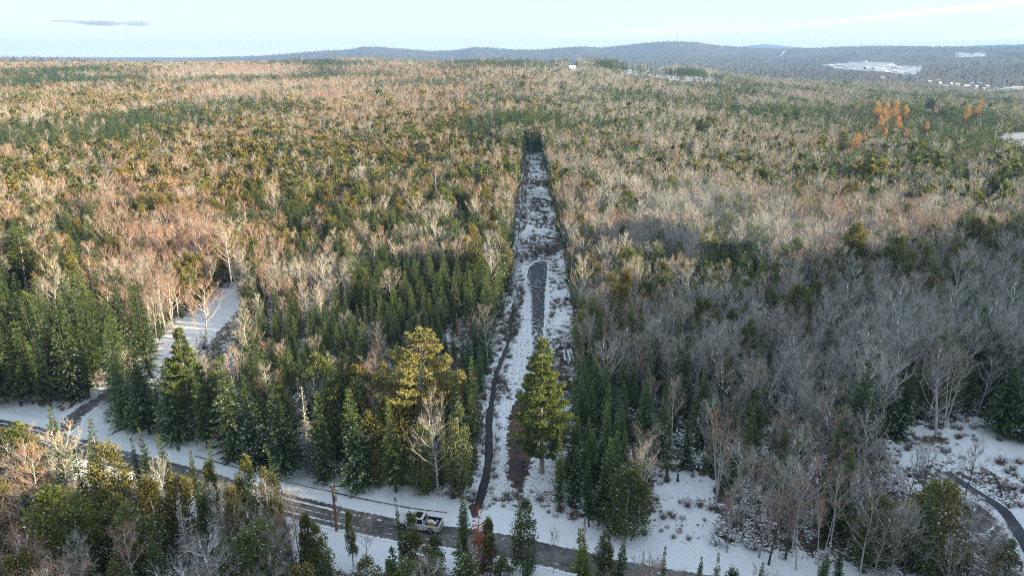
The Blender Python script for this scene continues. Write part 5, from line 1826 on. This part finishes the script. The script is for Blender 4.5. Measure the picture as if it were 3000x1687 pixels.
vs_ = [(0, 0, 0.94), (0, 0.0, 1.12), (0, 0.01, 1.32), (0, 0.01, 1.44), (0, 0.0, 1.52), (0, -0.015, 1.60), (0, -0.005, 1.70), (0, 0.0, 1.755),
       (0.10, 0, 0.90), (0.115, -0.01, 0.50), (0.13, 0.02, 0.09), (0.14, -0.14, 0.04), (-0.10, 0, 0.90), (-0.125, 0.0, 0.50), (-0.15, 0.03, 0.09), (-0.17, -0.13, 0.04),
       (0.19, 0.01, 1.40), (0.235, 0.03, 1.13), (0.14, -0.20, 1.06), (0.095, -0.27, 1.06), (-0.19, 0.01, 1.40), (-0.235, 0.03, 1.13), (-0.14, -0.20, 1.06), (-0.095, -0.27, 1.06)]
es_ = [(0, 1), (1, 2), (2, 3), (3, 4), (4, 5), (5, 6), (6, 7), (0, 8), (8, 9), (9, 10), (10, 11), (0, 12), (12, 13), (13, 14), (14, 15), (3, 16), (16, 17), (17, 18), (18, 19), (3, 20), (20, 21), (21, 22), (22, 23)]
rs_ = [(0.15, 0.11), (0.145, 0.10), (0.165, 0.11), (0.10, 0.075), 0.055, (0.075, 0.09), (0.078, 0.095), 0.05,
       0.085, 0.058, 0.042, (0.045, 0.03), 0.085, 0.058, 0.042, (0.045, 0.03), 0.055, 0.043, 0.031, (0.036, 0.02), 0.055, 0.043, 0.031, (0.036, 0.02)]
for sgn, palm in ((1, 19), (-1, 23)):
    px_, py_, pz_ = vs_[palm]
    for f, (dx, ln) in enumerate(((0.026, 0.060), (0.010, 0.072), (-0.008, 0.068), (-0.024, 0.052))):
        i0 = len(vs_)
        vs_ += [(px_ - sgn * dx * 0.3, py_ - 0.035, pz_ + dx), (px_ - sgn * (0.02 + ln * 0.35), py_ - 0.055, pz_ + dx), (px_ - sgn * (0.02 + ln * 0.75), py_ - 0.035, pz_ + dx)]
        es_ += [(palm, i0), (i0, i0 + 1), (i0 + 1, i0 + 2)]
        rs_ += [0.010, 0.009, 0.007]
    i0 = len(vs_)
    vs_ += [(px_ - sgn * 0.005, py_ + 0.0, pz_ + 0.035), (px_ - sgn * 0.04, py_ - 0.015, pz_ + 0.055)]
    es_ += [(palm, i0), (i0, i0 + 1)]
    rs_ += [0.011, 0.009]


def skinned(name, verts, edges, radii, mat, parent=None, sub=2):
    import bmesh
    bm = bmesh.new()
    lay = bm.verts.layers.skin.verify()
    bv = []
    for i, v in enumerate(verts):
        q = bm.verts.new(v)
        rr = radii[i] if isinstance(radii[i], tuple) else (radii[i], radii[i])
        q[lay].radius = rr
        q[lay].use_root = (i == 0)
        bv.append(q)
    for a, c in edges:
        bm.edges.new((bv[a], bv[c]))
    me = bpy.data.meshes.new(name)
    bm.to_mesh(me)
    bm.free()
    me.materials.append(mat)
    o = link(name, me, parent)
    sk = o.modifiers.new('skin', 'SKIN')
    sk.use_smooth_shade = True
    ss = o.modifiers.new('smooth', 'SUBSURF')
    ss.levels = ss.render_levels = sub
    return o


person = skinned('person', vs_, es_, rs_, M['skin'], None, 1)
person.location = (pp[0], pp[1], PZ)
person.rotation_euler = (0, 0, 0.15)
tag(person, 'person in black top and dark jeans standing on the brown litter, holding a controller', 'person')
skinned('top', [vs_[i] for i in (1, 2, 3, 16, 17, 20, 21)] + [(0, 0, 0.98)], [(0, 1), (1, 2), (2, 3), (3, 4), (2, 5), (5, 6), (0, 7)], [(0.165, 0.125), (0.185, 0.13), (0.12, 0.095), 0.072, 0.058, 0.072, 0.058, (0.165, 0.125)], M['blackcloth'], person, 1)
skinned('trousers', [(0, 0, 0.96)] + [vs_[i] for i in (8, 9)] + [(0.128, 0.015, 0.13)] + [vs_[i] for i in (12, 13)] + [(-0.146, 0.025, 0.13)], [(0, 1), (1, 2), (2, 3), (0, 4), (4, 5), (5, 6)], [(0.16, 0.12), 0.10, 0.075, 0.062, 0.10, 0.075, 0.062], M['denim'], person, 1)
for sgn, a_ in ((1, (10, 11)), (-1, (14, 15))):
    skinned('shoe', [vs_[a_[0]], vs_[a_[1]]], [(0, 1)], [0.056, (0.056, 0.042)], M['blackcloth'], person, 1)
skinned('hair', [(0, 0.03, 1.70), (0, 0.025, 1.755), (0, 0.055, 1.62)], [(0, 1), (0, 2)], [(0.092, 0.08), (0.075, 0.07), (0.06, 0.05)], M['hair'], person, 1)
for sgn in (1, -1):
    b = MB()
    b.tube([(sgn * 0.032, -0.092, 1.655), (sgn * 0.032, -0.105, 1.655)], [0.011, 0.006], 6, cap=True)
    b.obj('eye', M['black'], person)
    b = MB()
    b.tube([(sgn * 0.080, 0.0, 1.625), (sgn * 0.092, 0.008, 1.67)], [0.012, 0.016], 6, cap=True)
    b.obj('ear', M['skin'], person)
b = MB()
b.tube([(0, -0.098, 1.655), (0, -0.118, 1.618)], [0.009, 0.015], 6, cap=True)
b.obj('nose', M['skin'], person)
b = MB()
b.tube([(-0.022, -0.100, 1.585), (0.022, -0.100, 1.585)], 0.006, 6, cap=True)
b.obj('mouth', plain('lips', (0.35, 0.13, 0.11), 0.5), person)
ctl = tag(empty('remote_controller', (pp[0] + 0.05, pp[1] - 0.31, PZ + 1.07), 0.15), 'pale hand-held controller in the hands of the person', 'controller')
b = MB()
b.box((0, 0, 0), (0.17, 0.10, 0.05))
bevel(b.obj('case', M['pale'], ctl), 0.012)
for sgn in (1, -1):
    b = MB()
    b.tube([(sgn * 0.045, 0, 0.025), (sgn * 0.045, 0, 0.05)], 0.009, 6, cap=True)
    b.obj('stick', M['black'], ctl)

# ------------------------------------------------------------------ things lying about
for q, (a_, c_) in enumerate((((1651, 1030), (1657, 1062)), ((1664, 1028), (1672, 1064)), ((1671, 1026), (1683, 1061)))):
    A_, B_ = G(*a_), G(*c_)
    z0 = float(max(gz(*A_), gz(*B_))) + 0.28
    p_ = tag(empty('drain_pipe', (B_[0], B_[1], z0)), ('leftmost of three white pipes lying right of the gravel', 'middle one of three white pipes lying right of the gravel', 'rightmost of three white pipes lying right of the gravel')[q], 'pipe')
    b = MB()
    d_ = np.array([A_[0] - B_[0], A_[1] - B_[1], 0])
    b.tube([(0, 0, 0), tuple(d_)], 0.25, 14)
    b.obj('tube', M['pvc'], p_, True)
    b = MB()
    dn = d_ / np.linalg.norm(d_)
    b.tube([tuple(dn * 0.05), tuple(dn * 0.10)], 0.235, 14, cap=True)  # black plug standing for the shade inside the pipe
    b.obj('shade_plug', M['black'], p_)


def log(a_, c_, r_, label, zoff=0.0, mat='log', cat='log'):
    A_, B_ = G(*a_), G(*c_)
    za, zb = float(gz(*A_)) + r_ + zoff, float(gz(*B_)) + r_
    m_ = (A_ + B_) / 2
    b = MB()
    b.tube([(A_[0], A_[1], za), (m_[0] + 0.1, m_[1] + 0.12, (za + zb) / 2 + 0.05), (B_[0], B_[1], zb)], [r_, r_ * 0.9, r_ * 0.7], 8, cap=True)
    return tag(b.obj('log', M[mat], None, True), label, cat)


log((1531, 451), (1546, 441), 0.28, 'pale log tilted up at the far left end of the strip', 1.2)
log((1529, 447), (1560, 450), 0.25, 'pale log lying across the far end of the strip')
log((1538, 456), (1549, 444), 0.22, 'forked pale log on the pile at the strip end', 0.8)
log((1565, 446), (1587, 447), 0.25, 'grey log lying at the far right end of the strip')
log((1594, 585), (1614, 592), 0.22, 'dark fallen log at the right edge of the strip', 0, 'darkbark')
log((1589, 692), (1640, 703), 0.20, 'dark log across the right half of the strip above the gravel', 0, 'darkbark')
log((1600, 1447), (1632, 1452), 0.14, 'pale fallen log on the snow right of the tall pine')
log((1640, 1440), (1665, 1425), 0.12, 'thin fallen log under the slim dark spruce', 0.5)
log((1436, 1378), (1446, 1379), 0.10, 'short white log lying on the edge of the ditch', 0, 'birch')
log((1425, 1427), (1433, 1424), 0.09, 'snowy stick across the lower ditch', 0, 'birch')
log((2640, 1212), (2690, 1225), 0.18, 'dark fallen trunk behind the right-hand clearing', 0.2, 'darkbark')
log((2738, 1226), (2790, 1236), 0.16, 'grey fallen trunk by the brush pile', 0.4)
log((2912, 1390), (2935, 1452), 0.15, 'dark stick lying on the snow right of the gravel drive', 0, 'darkbark')
rk = G(2771, 1322)
boulder = lump('boulder', (1.5, 1.0, 0.8), 'stone', (rk[0], rk[1], float(gz(*rk)) + 0.3), 'grey boulder capped with snow in the right-hand clearing', 'boulder', 8, 0.3, 0.25)
b = MB()
a = np.arange(12) / 12 * 6.283
Vc = np.vstack([np.stack([0.62 * np.cos(a), 0.40 * np.sin(a), np.full(12, 0.33)], 1), np.stack([0.4 * np.cos(a), 0.26 * np.sin(a), np.full(12, 0.47)], 1), [[0, 0, 0.5]]])
b.add(Vc[:24], [[k, (k + 1) % 12, 12 + (k + 1) % 12, 12 + k] for k in range(12)])
b.add(Vc[12:], [[k, (k + 1) % 12, 12] for k in range(12)])
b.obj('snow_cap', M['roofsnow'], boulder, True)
for q, (qx_, qy_, s_, lb) in enumerate(((1590, 1313, 0.55, 'small dark stone at the foot of the tall pine'), (1672, 1424, 0.9, 'dark boulder under the spruces right of the strip'), (1593, 522, 0.8, 'dark stump at the right edge of the far strip'), (1640, 714, 0.8, 'dark rock on the right edge of the strip'))):
    rk = G(qx_, qy_)
    lump('boulder', (s_ * 1.4, s_, s_), 'stone', (rk[0], rk[1], float(gz(*rk)) + s_ * 0.3), lb, 'boulder', 20 + q, q * 0.7, 0.25)
# brush pile: sticks heaped up
bp_ = G(2738, 1292)
b = MB()
r = np.random.default_rng(5)
for q in range(120):
    a = r.uniform(0, 6.28)
    c = np.array([r.normal(0, 0.8), r.normal(0, 0.45), 0])
    c[2] = max(0.08, 0.85 - 0.7 * math.hypot(c[0] / 1.6, c[1] / 0.9)) * r.uniform(0.3, 1)
    d = np.array([math.cos(a), math.sin(a) * 0.7, r.normal(0, 0.25)]) * r.uniform(0.5, 1.2)
    b.tube([c - d, c, c + d], [0.04, 0.035, 0.015], 4)
bpile = b.obj('brush_pile', M['brush'])
bpile.location = (bp_[0], bp_[1], float(gz(*bp_)))
tag(bpile, 'heap of brown cut branches at the top of the right-hand clearing', 'brush pile')
# culvert mouth at the ditch end
cp = ditch_line[-1]
cv = tag(empty('culvert', (cp[0] - 0.3, cp[1] - 0.8, -0.25), 0.2), 'brown rusty culvert mouth where the ditch meets the road', 'culvert')
b = MB()
b.tube([(0, 0.9, 0), (0, -1.6, 0)], 0.55, 16)
b.obj('tube', M['rust'], cv, True)
b = MB()
b.tube([(0, 0.95, 0), (0, 0.75, 0)], 0.62, 16)
b.obj('rim', M['rust'], cv, True)

# ------------------------------------------------------------------ buildings far away
def house(px_, py_, w, d, h, rz, wall, label, pitch=0.42, name='house', cat='house', chimney=True, z=None, group=None, wins=True, dist=None):
    g = GT(px_, py_)
    z0 = float(gz(*g))
    root = tag(empty(name, (g[0], g[1], z0), rz), label, cat, group)
    b = MB()
    rh = pitch * d / 2
    b.box((0, 0, h / 2 - 0.5), (w, d, h + 1.0))
    for s_ in (-1, 1):
        b.add([[s_ * w / 2, -d / 2, h], [s_ * w / 2, d / 2, h], [s_ * w / 2, 0, h + rh]], [[0, 1, 2]])
    b.obj('wall', M[wall], root)
    b = MB()
    e, t = 0.5, 0.3
    for s_ in (-1, 1):
        sl = rh / (d / 2)
        P = [[-w / 2 - e, 0, h + rh], [w / 2 + e, 0, h + rh], [w / 2 + e, s_ * (d / 2 + e), h - e * sl], [-w / 2 - e, s_ * (d / 2 + e), h - e * sl]]
        P = np.array(P)
        b.add(np.vstack([P + [0, 0, 0.02], P + [0, 0, t]]), [[0, 1, 2, 3], [4, 5, 6, 7], [0, 1, 5, 4], [1, 2, 6, 5], [2, 3, 7, 6], [3, 0, 4, 7]])
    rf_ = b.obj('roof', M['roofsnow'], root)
    if chimney:
        b = MB()
        b.box((w * 0.22, 0, h + rh + 0.5), (0.8, 0.8, 1.6))
        b.obj('chimney', M['wallr'], rf_)
    if wins:
        nwin = max(2, int(w / 4))
        for i in range(nwin):
            b = MB()
            b.box(((i + 0.5) / nwin * w - w / 2, -d / 2 - 0.02, h * 0.55), (1.2, 0.12, 1.3))
            b.obj('window', M['glass'], root)
        b = MB()
        b.box((-w * 0.1, -d / 2 - 0.03, 1.05), (1.0, 0.12, 2.1))
        b.obj('door', M['wallr'], root)
    return root


house(1676, 212, 16, 11, 7, 0.35, 'wallw', 'white house with steep roof among pines on the ridge', 1.0)
house(2716, 340, 14, 10, 4.5, 0.25, 'wallw', 'white-walled house between the orange larches', 0.5)
house(2574, 205, 46, 16, 7, 0.1, 'wallw', 'long white building on the far snowy field', 0.3, 'farm_building', 'building', False)
house(2540, 203, 22, 12, 6, 0.3, 'wallr', 'dark barn left of the long white building', 0.6, 'barn', 'barn', False)
house(2462, 195, 34, 14, 5, -0.1, 'wallg', 'low long shed at the left of the far snowy field', 0.35, 'farm_building', 'building', False)
house(2432, 194, 20, 12, 5, 0.2, 'wallw', 'small shed at the left end of the far field', 0.5, 'farm_building', 'building', False)
house(2535, 184, 16, 10, 5, 0.5, 'wallw', 'lone house at the top of the far snowy field', 0.6)
house(2620, 203, 24, 12, 6, -0.2, 'wallw', 'shed right of the long white building', 0.4, 'farm_building', 'building', False)
vill = [(2702, 240, 12, 9, 'wallw'), (2722, 243, 11, 8, 'wallb'), (2746, 240, 12, 9, 'wallw'), (2752, 247, 11, 8, 'wallt'), (2768, 257, 18, 9, 'wallw'), (2784, 250, 12, 9, 'wallg'), (2803, 252, 14, 10, 'wallw'),
        (2812, 261, 13, 9, 'wallt'), (2830, 257, 22, 10, 'wallg'), (2846, 250, 12, 9, 'wallw'), (2858, 258, 12, 8, 'wallw'), (2868, 249, 13, 9, 'wallb'), (2880, 266, 16, 9, 'wallw'), (2890, 258, 12, 9, 'wallr'),
        (2905, 271, 15, 9, 'wallg'), (2918, 267, 13, 9, 'wallw'), (2936, 268, 14, 9, 'wallw'), (2894, 275, 12, 8, 'wallt'), (2856, 266, 13, 8, 'wallw'), (2690, 232, 12, 9, 'wallw'), (2582, 232, 18, 10, 'wallb')]
ords = ['first', 'second', 'third', 'fourth', 'fifth', 'sixth', 'seventh', 'eighth', 'ninth', 'tenth', 'eleventh', 'twelfth', 'thirteenth', 'fourteenth', 'fifteenth', 'sixteenth', 'seventeenth', 'eighteenth', 'nineteenth', 'twentieth', 'twenty-first']
srt = sorted(range(len(vill)), key=lambda i: vill[i][0])
cols_w = {'wallw': 'white', 'wallb': 'bluish', 'wallt': 'tan', 'wallg': 'grey', 'wallr': 'dark red'}
for n_, i in enumerate(srt):
    px_, py_, w, d, wl_ = vill[i]
    house(px_, py_, w * 0.85, d * 0.85, 4, (i * 0.7) % 1.2 - 0.6, wl_, f'snow-roofed {cols_w[wl_]} village house, {ords[n_]} counted from the left', 0.7, group='houses of the far village', wins=(d > 9))
house(2975, 263, 34, 16, 6, 0.15, 'wallg', 'big flat-roofed hall at the right end of the village', 0.18, 'hall', 'building', False)
house(2950, 264, 24, 12, 5, 0.1, 'wallb', 'long shed beside the big hall in the village', 0.25, 'hall', 'building', False)
def field(poly, label, zo=1.2):
    P = np.array([GT(*p) for p in poly])
    c = P.mean(0)
    ring = [P]
    b = MB()
    V = []
    nr = 6
    for i in range(nr + 1):
        Q = c + (P - c) * (i / nr)
        V.append(np.column_stack([Q, gz(Q[:, 0], Q[:, 1]) + zo]))
    n_ = len(P)
    V = np.concatenate(V)
    F = [[i * n_ + k, i * n_ + (k + 1) % n_, (i + 1) * n_ + (k + 1) % n_, (i + 1) * n_ + k] for i in range(nr) for k in range(n_)]
    b.add(V, F)
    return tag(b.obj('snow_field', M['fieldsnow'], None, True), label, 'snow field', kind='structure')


def densify(poly, n=9):
    out = []
    r = np.random.default_rng(77)
    for (a, b_), (c, d) in zip(poly, poly[1:] + poly[:1]):
        out += [(a + (c - a) * k / n + r.normal(0, 3.0), b_ + (d - b_) * k / n + r.normal(0, 0.8)) for k in range(n)]
    return out


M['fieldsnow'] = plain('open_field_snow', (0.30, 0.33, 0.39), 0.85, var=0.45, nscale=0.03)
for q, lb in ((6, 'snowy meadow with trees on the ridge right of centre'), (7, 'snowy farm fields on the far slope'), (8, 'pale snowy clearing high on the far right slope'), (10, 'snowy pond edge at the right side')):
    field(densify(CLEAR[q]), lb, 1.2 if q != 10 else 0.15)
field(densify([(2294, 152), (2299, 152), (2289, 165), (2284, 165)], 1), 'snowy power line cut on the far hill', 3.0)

# slim poles near the village and by the snowy field
for px_, y0, y1, lb in ((2908, 332, 358, 'bare pole standing by the dark trees right of the larches'), (2966, 250, 262, 'thin lamp pole at the village hall'), (2880, 252, 263, 'thin pole among the village houses')):
    g = GT(px_, y1)
    h_ = (y1 - y0) / FOC * math.hypot(*g)
    b = MB()
    b.tube([(0, 0, -0.5), (0, 0, h_)], [0.22, 0.14], 8, cap=True)
    o = b.obj('utility_pole', M['paleb'], None, True)
    o.location = (g[0], g[1], float(gz(*g)))
    tag(o, lb, 'pole')
# lattice mast on the summit
g = np.array([ray(1984, 125)[0], ray(1984, 125)[1]])
g = g / np.hypot(*g) * 6990
mz = float(gz(*g))
mast = tag(empty('radio_mast', (g[0], g[1], mz)), 'slim lattice radio mast on the summit of the blue hill', 'radio mast')
mh = CAM_H + (YH - 107) / FOC * 6990 / CP - mz
for sx, sy in ((-1, -1), (1, -1), (1, 1), (-1, 1)):
    b = MB()
    b.tube([(sx * 2.2, sy * 2.2, -1), (sx * 1.0, sy * 1.0, mh)], [0.42, 0.3], 5)
    b.obj('leg', M['steel'], mast)
b = MB()
nlev = 12
for k_ in range(nlev):
    z0, z1 = mh * k_ / nlev, mh * (k_ + 1) / nlev
    w0, w1 = 2.2 - 1.2 * k_ / nlev, 2.2 - 1.2 * (k_ + 1) / nlev
    for (ax, ay), (bx_, by2) in (((-1, -1), (1, -1)), ((1, -1), (1, 1)), ((1, 1), (-1, 1)), ((-1, 1), (-1, -1))):
        b.tube([(ax * w0, ay * w0, z0), (bx_ * w1, by2 * w1, z1)], 0.2, 4)
        b.tube([(ax * w1, ay * w1, z1), (bx_ * w1, by2 * w1, z1)], 0.2, 4)
b.obj('lattice', M['steel'], mast)
b = MB()
b.tube([(0, 0, mh), (0, 0, mh + 6)], 0.2, 5)
b.obj('antenna', M['steel'], mast)

# mountains on the horizon
M['mountain'] = plain('distant_forest', (0.07, 0.075, 0.06), 0.9, var=0.4, nscale=0.002)


def mountain(name, prof, dist, label):
    b = MB()
    xs_, ys_ = [p[0] for p in prof], [p[1] for p in prof]
    n_ = 60
    V = []
    for i in range(n_):
        c = xs_[0] + (xs_[-1] - xs_[0]) * i / (n_ - 1)
        yy = np.interp(c, xs_, ys_) + 0.5 * (fbm(np.array([c / 9.0]), np.array([1.0]), 401, 3)[0] - 0.5)
        top = CAM_H + (YH - yy) / FOC * dist / CP
        x = (c - CX) / FOC * dist / CP
        for f, dz in ((-1, -2), (-0.5, 0.55), (0, 1), (0.5, 0.55), (1, -2)):
            V.append([x, dist + f * 900, top * dz if dz > 0 else dz])
    F = [[i * 5 + j, (i + 1) * 5 + j, (i + 1) * 5 + j + 1, i * 5 + j + 1] for i in range(n_ - 1) for j in range(4)]
    b.add(V, F)
    o = b.obj(name, M['mountain'], None, True)
    return tag(o, label, 'mountain', kind='structure')


mountain('mountain', [(1990, 160), (2090, 143), (2135, 138), (2165, 135.5), (2200, 138), (2260, 143), (2340, 160)], 10900, 'pale blue mountain peeping over the right shoulder of the hill')
mountain('mountain', [(2600, 160), (2690, 142), (2740, 137.5), (2800, 136), (2850, 138), (2900, 141), (2990, 160)], 11200, 'pale flat-topped mountain at the far right horizon')

# ------------------------------------------------------------------ clouds, smoke, haze
def volume_mat(name, dens, colr, aniso=0.0):
    m = bpy.data.materials.new(name)
    m.use_nodes = True
    n, l = m.node_tree.nodes, m.node_tree.links
    n.remove(n['Principled BSDF'])
    v = n.new('ShaderNodeVolumePrincipled')
    v.inputs['Color'].default_value = (*colr, 1)
    v.inputs['Density'].default_value = dens
    v.inputs['Anisotropy'].default_value = aniso
    l.new(v.outputs[0], n['Material Output'].inputs['Volume'])
    return m


def blob(size, seed, amp=0.3, nu=40, nv=20, taper=1.0):
    b = MB()
    V = []
    for i in range(nv):
        th = math.pi * i / (nv - 1)
        for k in range(nu):
            ph = 2 * math.pi * k / nu
            v = np.array([math.sin(th) * math.cos(ph), math.sin(th) * math.sin(ph), math.cos(th)])
            v = v * (1 + amp * (fbm(np.array([v[0] * 2.2 + seed * 3.1]), np.array([v[1] * 2.2 + v[2] * 3.0 + seed]), 500 + seed, 3)[0] - 0.5) * 2)
            V.append(v * np.array(size) / 2)
    F = [[i * nu + (k + 1) % nu, i * nu + k, (i + 1) * nu + k, (i + 1) * nu + (k + 1) % nu] for i in range(nv - 1) for k in range(nu)]
    b.add(V, F)
    return b


def cloud(px_, py_, wpx, hpx, dist, dens, colr, label, depth=0.6, tilt=0.0, seed=0, amp=0.3):
    d = ray(px_, py_)
    d = d / np.linalg.norm(d) * dist
    s = dist / FOC
    o = blob((wpx * s, wpx * s * depth, hpx * s), seed, amp).obj('cloud', volume_mat('cloud_vapour', dens, colr), None, True)
    o.location = (d[0], d[1], CAM_H + d[2])
    o.rotation_euler = (0, tilt, -math.atan2(d[0], d[1]))
    return tag(o, label, 'cloud')


cloud(296, 69, 96, 12, 42000, 0.0016, (0.34, 0.33, 0.42), 'small grey cloud, middle one of three at the upper left', 0.5, seed=1)
cloud(398, 70, 66, 13, 42000, 0.0016, (0.34, 0.33, 0.42), 'small grey cloud, rightmost of three at the upper left', 0.5, seed=2)
cloud(196, 63, 84, 6, 42000, 0.0010, (0.34, 0.33, 0.42), 'faint grey wisp, leftmost of three clouds at the upper left', 0.5, seed=3)
cloud(2840, 24, 760, 14, 52000, 0.00016, (1, 0.95, 0.88), 'long white streak of cloud rising to the upper right corner', 0.16, -0.082, 4, 0.22)
cloud(1960, 92, 720, 24, 55000, 0.00005, (1, 0.95, 0.9), 'faint pale veil of cloud above the masted hill', 0.2, -0.03, 5, 0.3)
cloud(2820, 112, 640, 16, 55000, 0.00008, (1, 0.92, 0.82), 'warm pale band of cloud low over the right horizon', 0.2, -0.02, 6, 0.3)
cloud(2970, 90, 160, 9, 52000, 0.00012, (1, 0.93, 0.84), 'short warm wisp of cloud at the right edge', 0.3, -0.03, 7, 0.3)

sm = volume_mat('thin_smoke', 0.0, (0.80, 0.88, 1.0))
nt = sm.node_tree
vp = [q for q in nt.nodes if q.bl_idname == 'ShaderNodeVolumePrincipled'][0]
vp.inputs['Density'].default_value = 0.0011
gs = G(2180, 640, 12.0)
smk = blob((52, 70, 15), 11, 0.45).obj('smoke', sm, None, True)
smk.location = (gs[0], gs[1], 15.0)
tag(smk, 'thin bluish smoke drifting over the grey woods on the right', 'smoke', kind='stuff')
gs2 = G(2215, 690, 12.0)
smk2 = blob((24, 34, 13), 12, 0.45).obj('smoke', sm, None, True)
smk2.location = (gs2[0], gs2[1], 13.0)
tag(smk2, 'denser bluish smoke low over the grey woods', 'smoke', kind='stuff')

zlo = float(gv[:, 2].min())
hz_ = MB()
hz_.box((0, 5950, (zlo - 4 + 272) / 2), (26000, 13100, 272 - (zlo - 4)))
haze = hz_.obj('haze', volume_mat('air_haze', 9.0e-5, (0.28, 0.50, 0.88)))
tag(haze, 'thin blue autumn haze over the whole country', 'haze', kind='stuff')

# ------------------------------------------------------------------ labels of the single trees
LAND = [(G(200, 1230), 'the drive mouth'), (G(610, 960), 'the snowy clearing'), (G(986, 1552), 'the utility pole'), (G(1229, 1544), 'the pickup'), (G(1236, 1345), 'the yellow-green pine'),
        (G(1586, 1386), 'the tall strip pine'), (G(1575, 800), 'the gravel strip'), (G(1672, 1060), 'the white pipes'), (G(2000, 1480), 'the snowy slope'), (G(2771, 1322), 'the snow-capped boulder'),
        (G(1930, 1362), 'the snow-dusted spruce'), (G(2890, 1462), 'the gravel drive'), (G(1403, 1580), 'the red dead conifer'), (G(950, 905), 'the white-limbed tree'), (G(604, 1000), 'the round pinkish tree'),
        (G(560, 1282), 'the shaggy olive conifer'), (G(515, 1640), 'the grey dead spruce'), (G(1968, 1340), 'the tall white birch'), (G(80, 860), 'the wide pine at the left'), (G(2706, 1640), 'the big olive conifer'),
        (G(2212, 1345), 'the lone small spruce'), (G(140, 1600), 'the wide yellow-green conifer'), (G(2464, 470), 'the orange larch')]
WORD = {'spruce': 'spruce', 'cedar': 'cedar', 'bare': 'leafless tree', 'birch': 'birch', 'pine': 'pine', 'larch': 'orange larch', 'grey': 'grey dead spruce', 'fresh': 'bright green evergreen', 'red': 'red dead conifer', 'pine_pale': 'pale pine'}
LOOK = {'spruce': ['snow-flecked', 'snowy', 'dark', 'broad snow-flecked', 'dark green', 'wide dark', 'snow-laden'], 'cedar': ['olive', 'broad olive', 'slim olive', 'wide', 'snow-flecked', 'narrow'],
        'bare': ['grey', 'wide grey', 'upright pale', 'spreading grey', 'two-stemmed', 'pale', 'three-stemmed', 'dark'], 'birch': ['slim white', 'wide white', 'two-stemmed white', 'white']}
lar = sorted([t for t in TREES if t[1] == 'larch' and not t[6]], key=lambda t: float(project(t[2], t[3], 10.0)[0]))
for i, t in enumerate(lar):
    t[6] = t[0]['label'] = f'orange larch on the right, {ords[i]} from left among the larches there'
auto = {}
for t in TREES:
    root, key, x, y, h, wf, label, fi = t
    if label:
        continue
    best = min(LAND, key=lambda L: (L[0][0] - x) ** 2 + ((L[0][1] - y) * 0.7) ** 2)
    dx, dy = x - best[0][0], y - best[0][1]
    rel = ('right of' if dx > 0 else 'left of') if abs(dx) > abs(dy) * 0.8 else ('behind' if dy > 0 else 'in front of')
    dd_ = math.hypot(dx, dy)
    dw = 'just ' if dd_ < 9 else ('' if dd_ < 20 else ('well ' if dd_ < 45 else 'far '))
    sz = 'tall ' if h > 11.6 else ('small ' if h < 8.2 else '')
    lk = LOOK.get(key, [''])
    lk = lk[fi % len(lk)]
    auto.setdefault(f'{sz}{lk + " " if lk else ""}{WORD[key]} {dw}{rel} {best[1]}', []).append(t)
for lb, ts in auto.items():
    n_ = len(ts)
    if n_ == 1:
        ts[0][0]['label'] = lb
    elif n_ <= 12:
        ts.sort(key=lambda t: float(project(t[2], t[3], 5.0)[0]))
        nw = ['', '', 'two', 'three', 'four', 'five', 'six', 'seven', 'eight', 'nine', 'ten', 'eleven', 'twelve'][n_]
        for i, t in enumerate(ts):
            pos = 'leftmost' if i == 0 else ('rightmost' if i == n_ - 1 else f'{ords[i]} from left')
            t[0]['label'] = f'{lb}, {pos} of {nw}'
    else:
        for t in ts:
            t[0]['label'] = lb
            t[0]['group'] = GROUPS[t[1]] + ', ' + lb.split(WORD[t[1]])[-1].strip()
print('trees single', len(TREES), 'woods', len(AX), 'patches', len(FX))
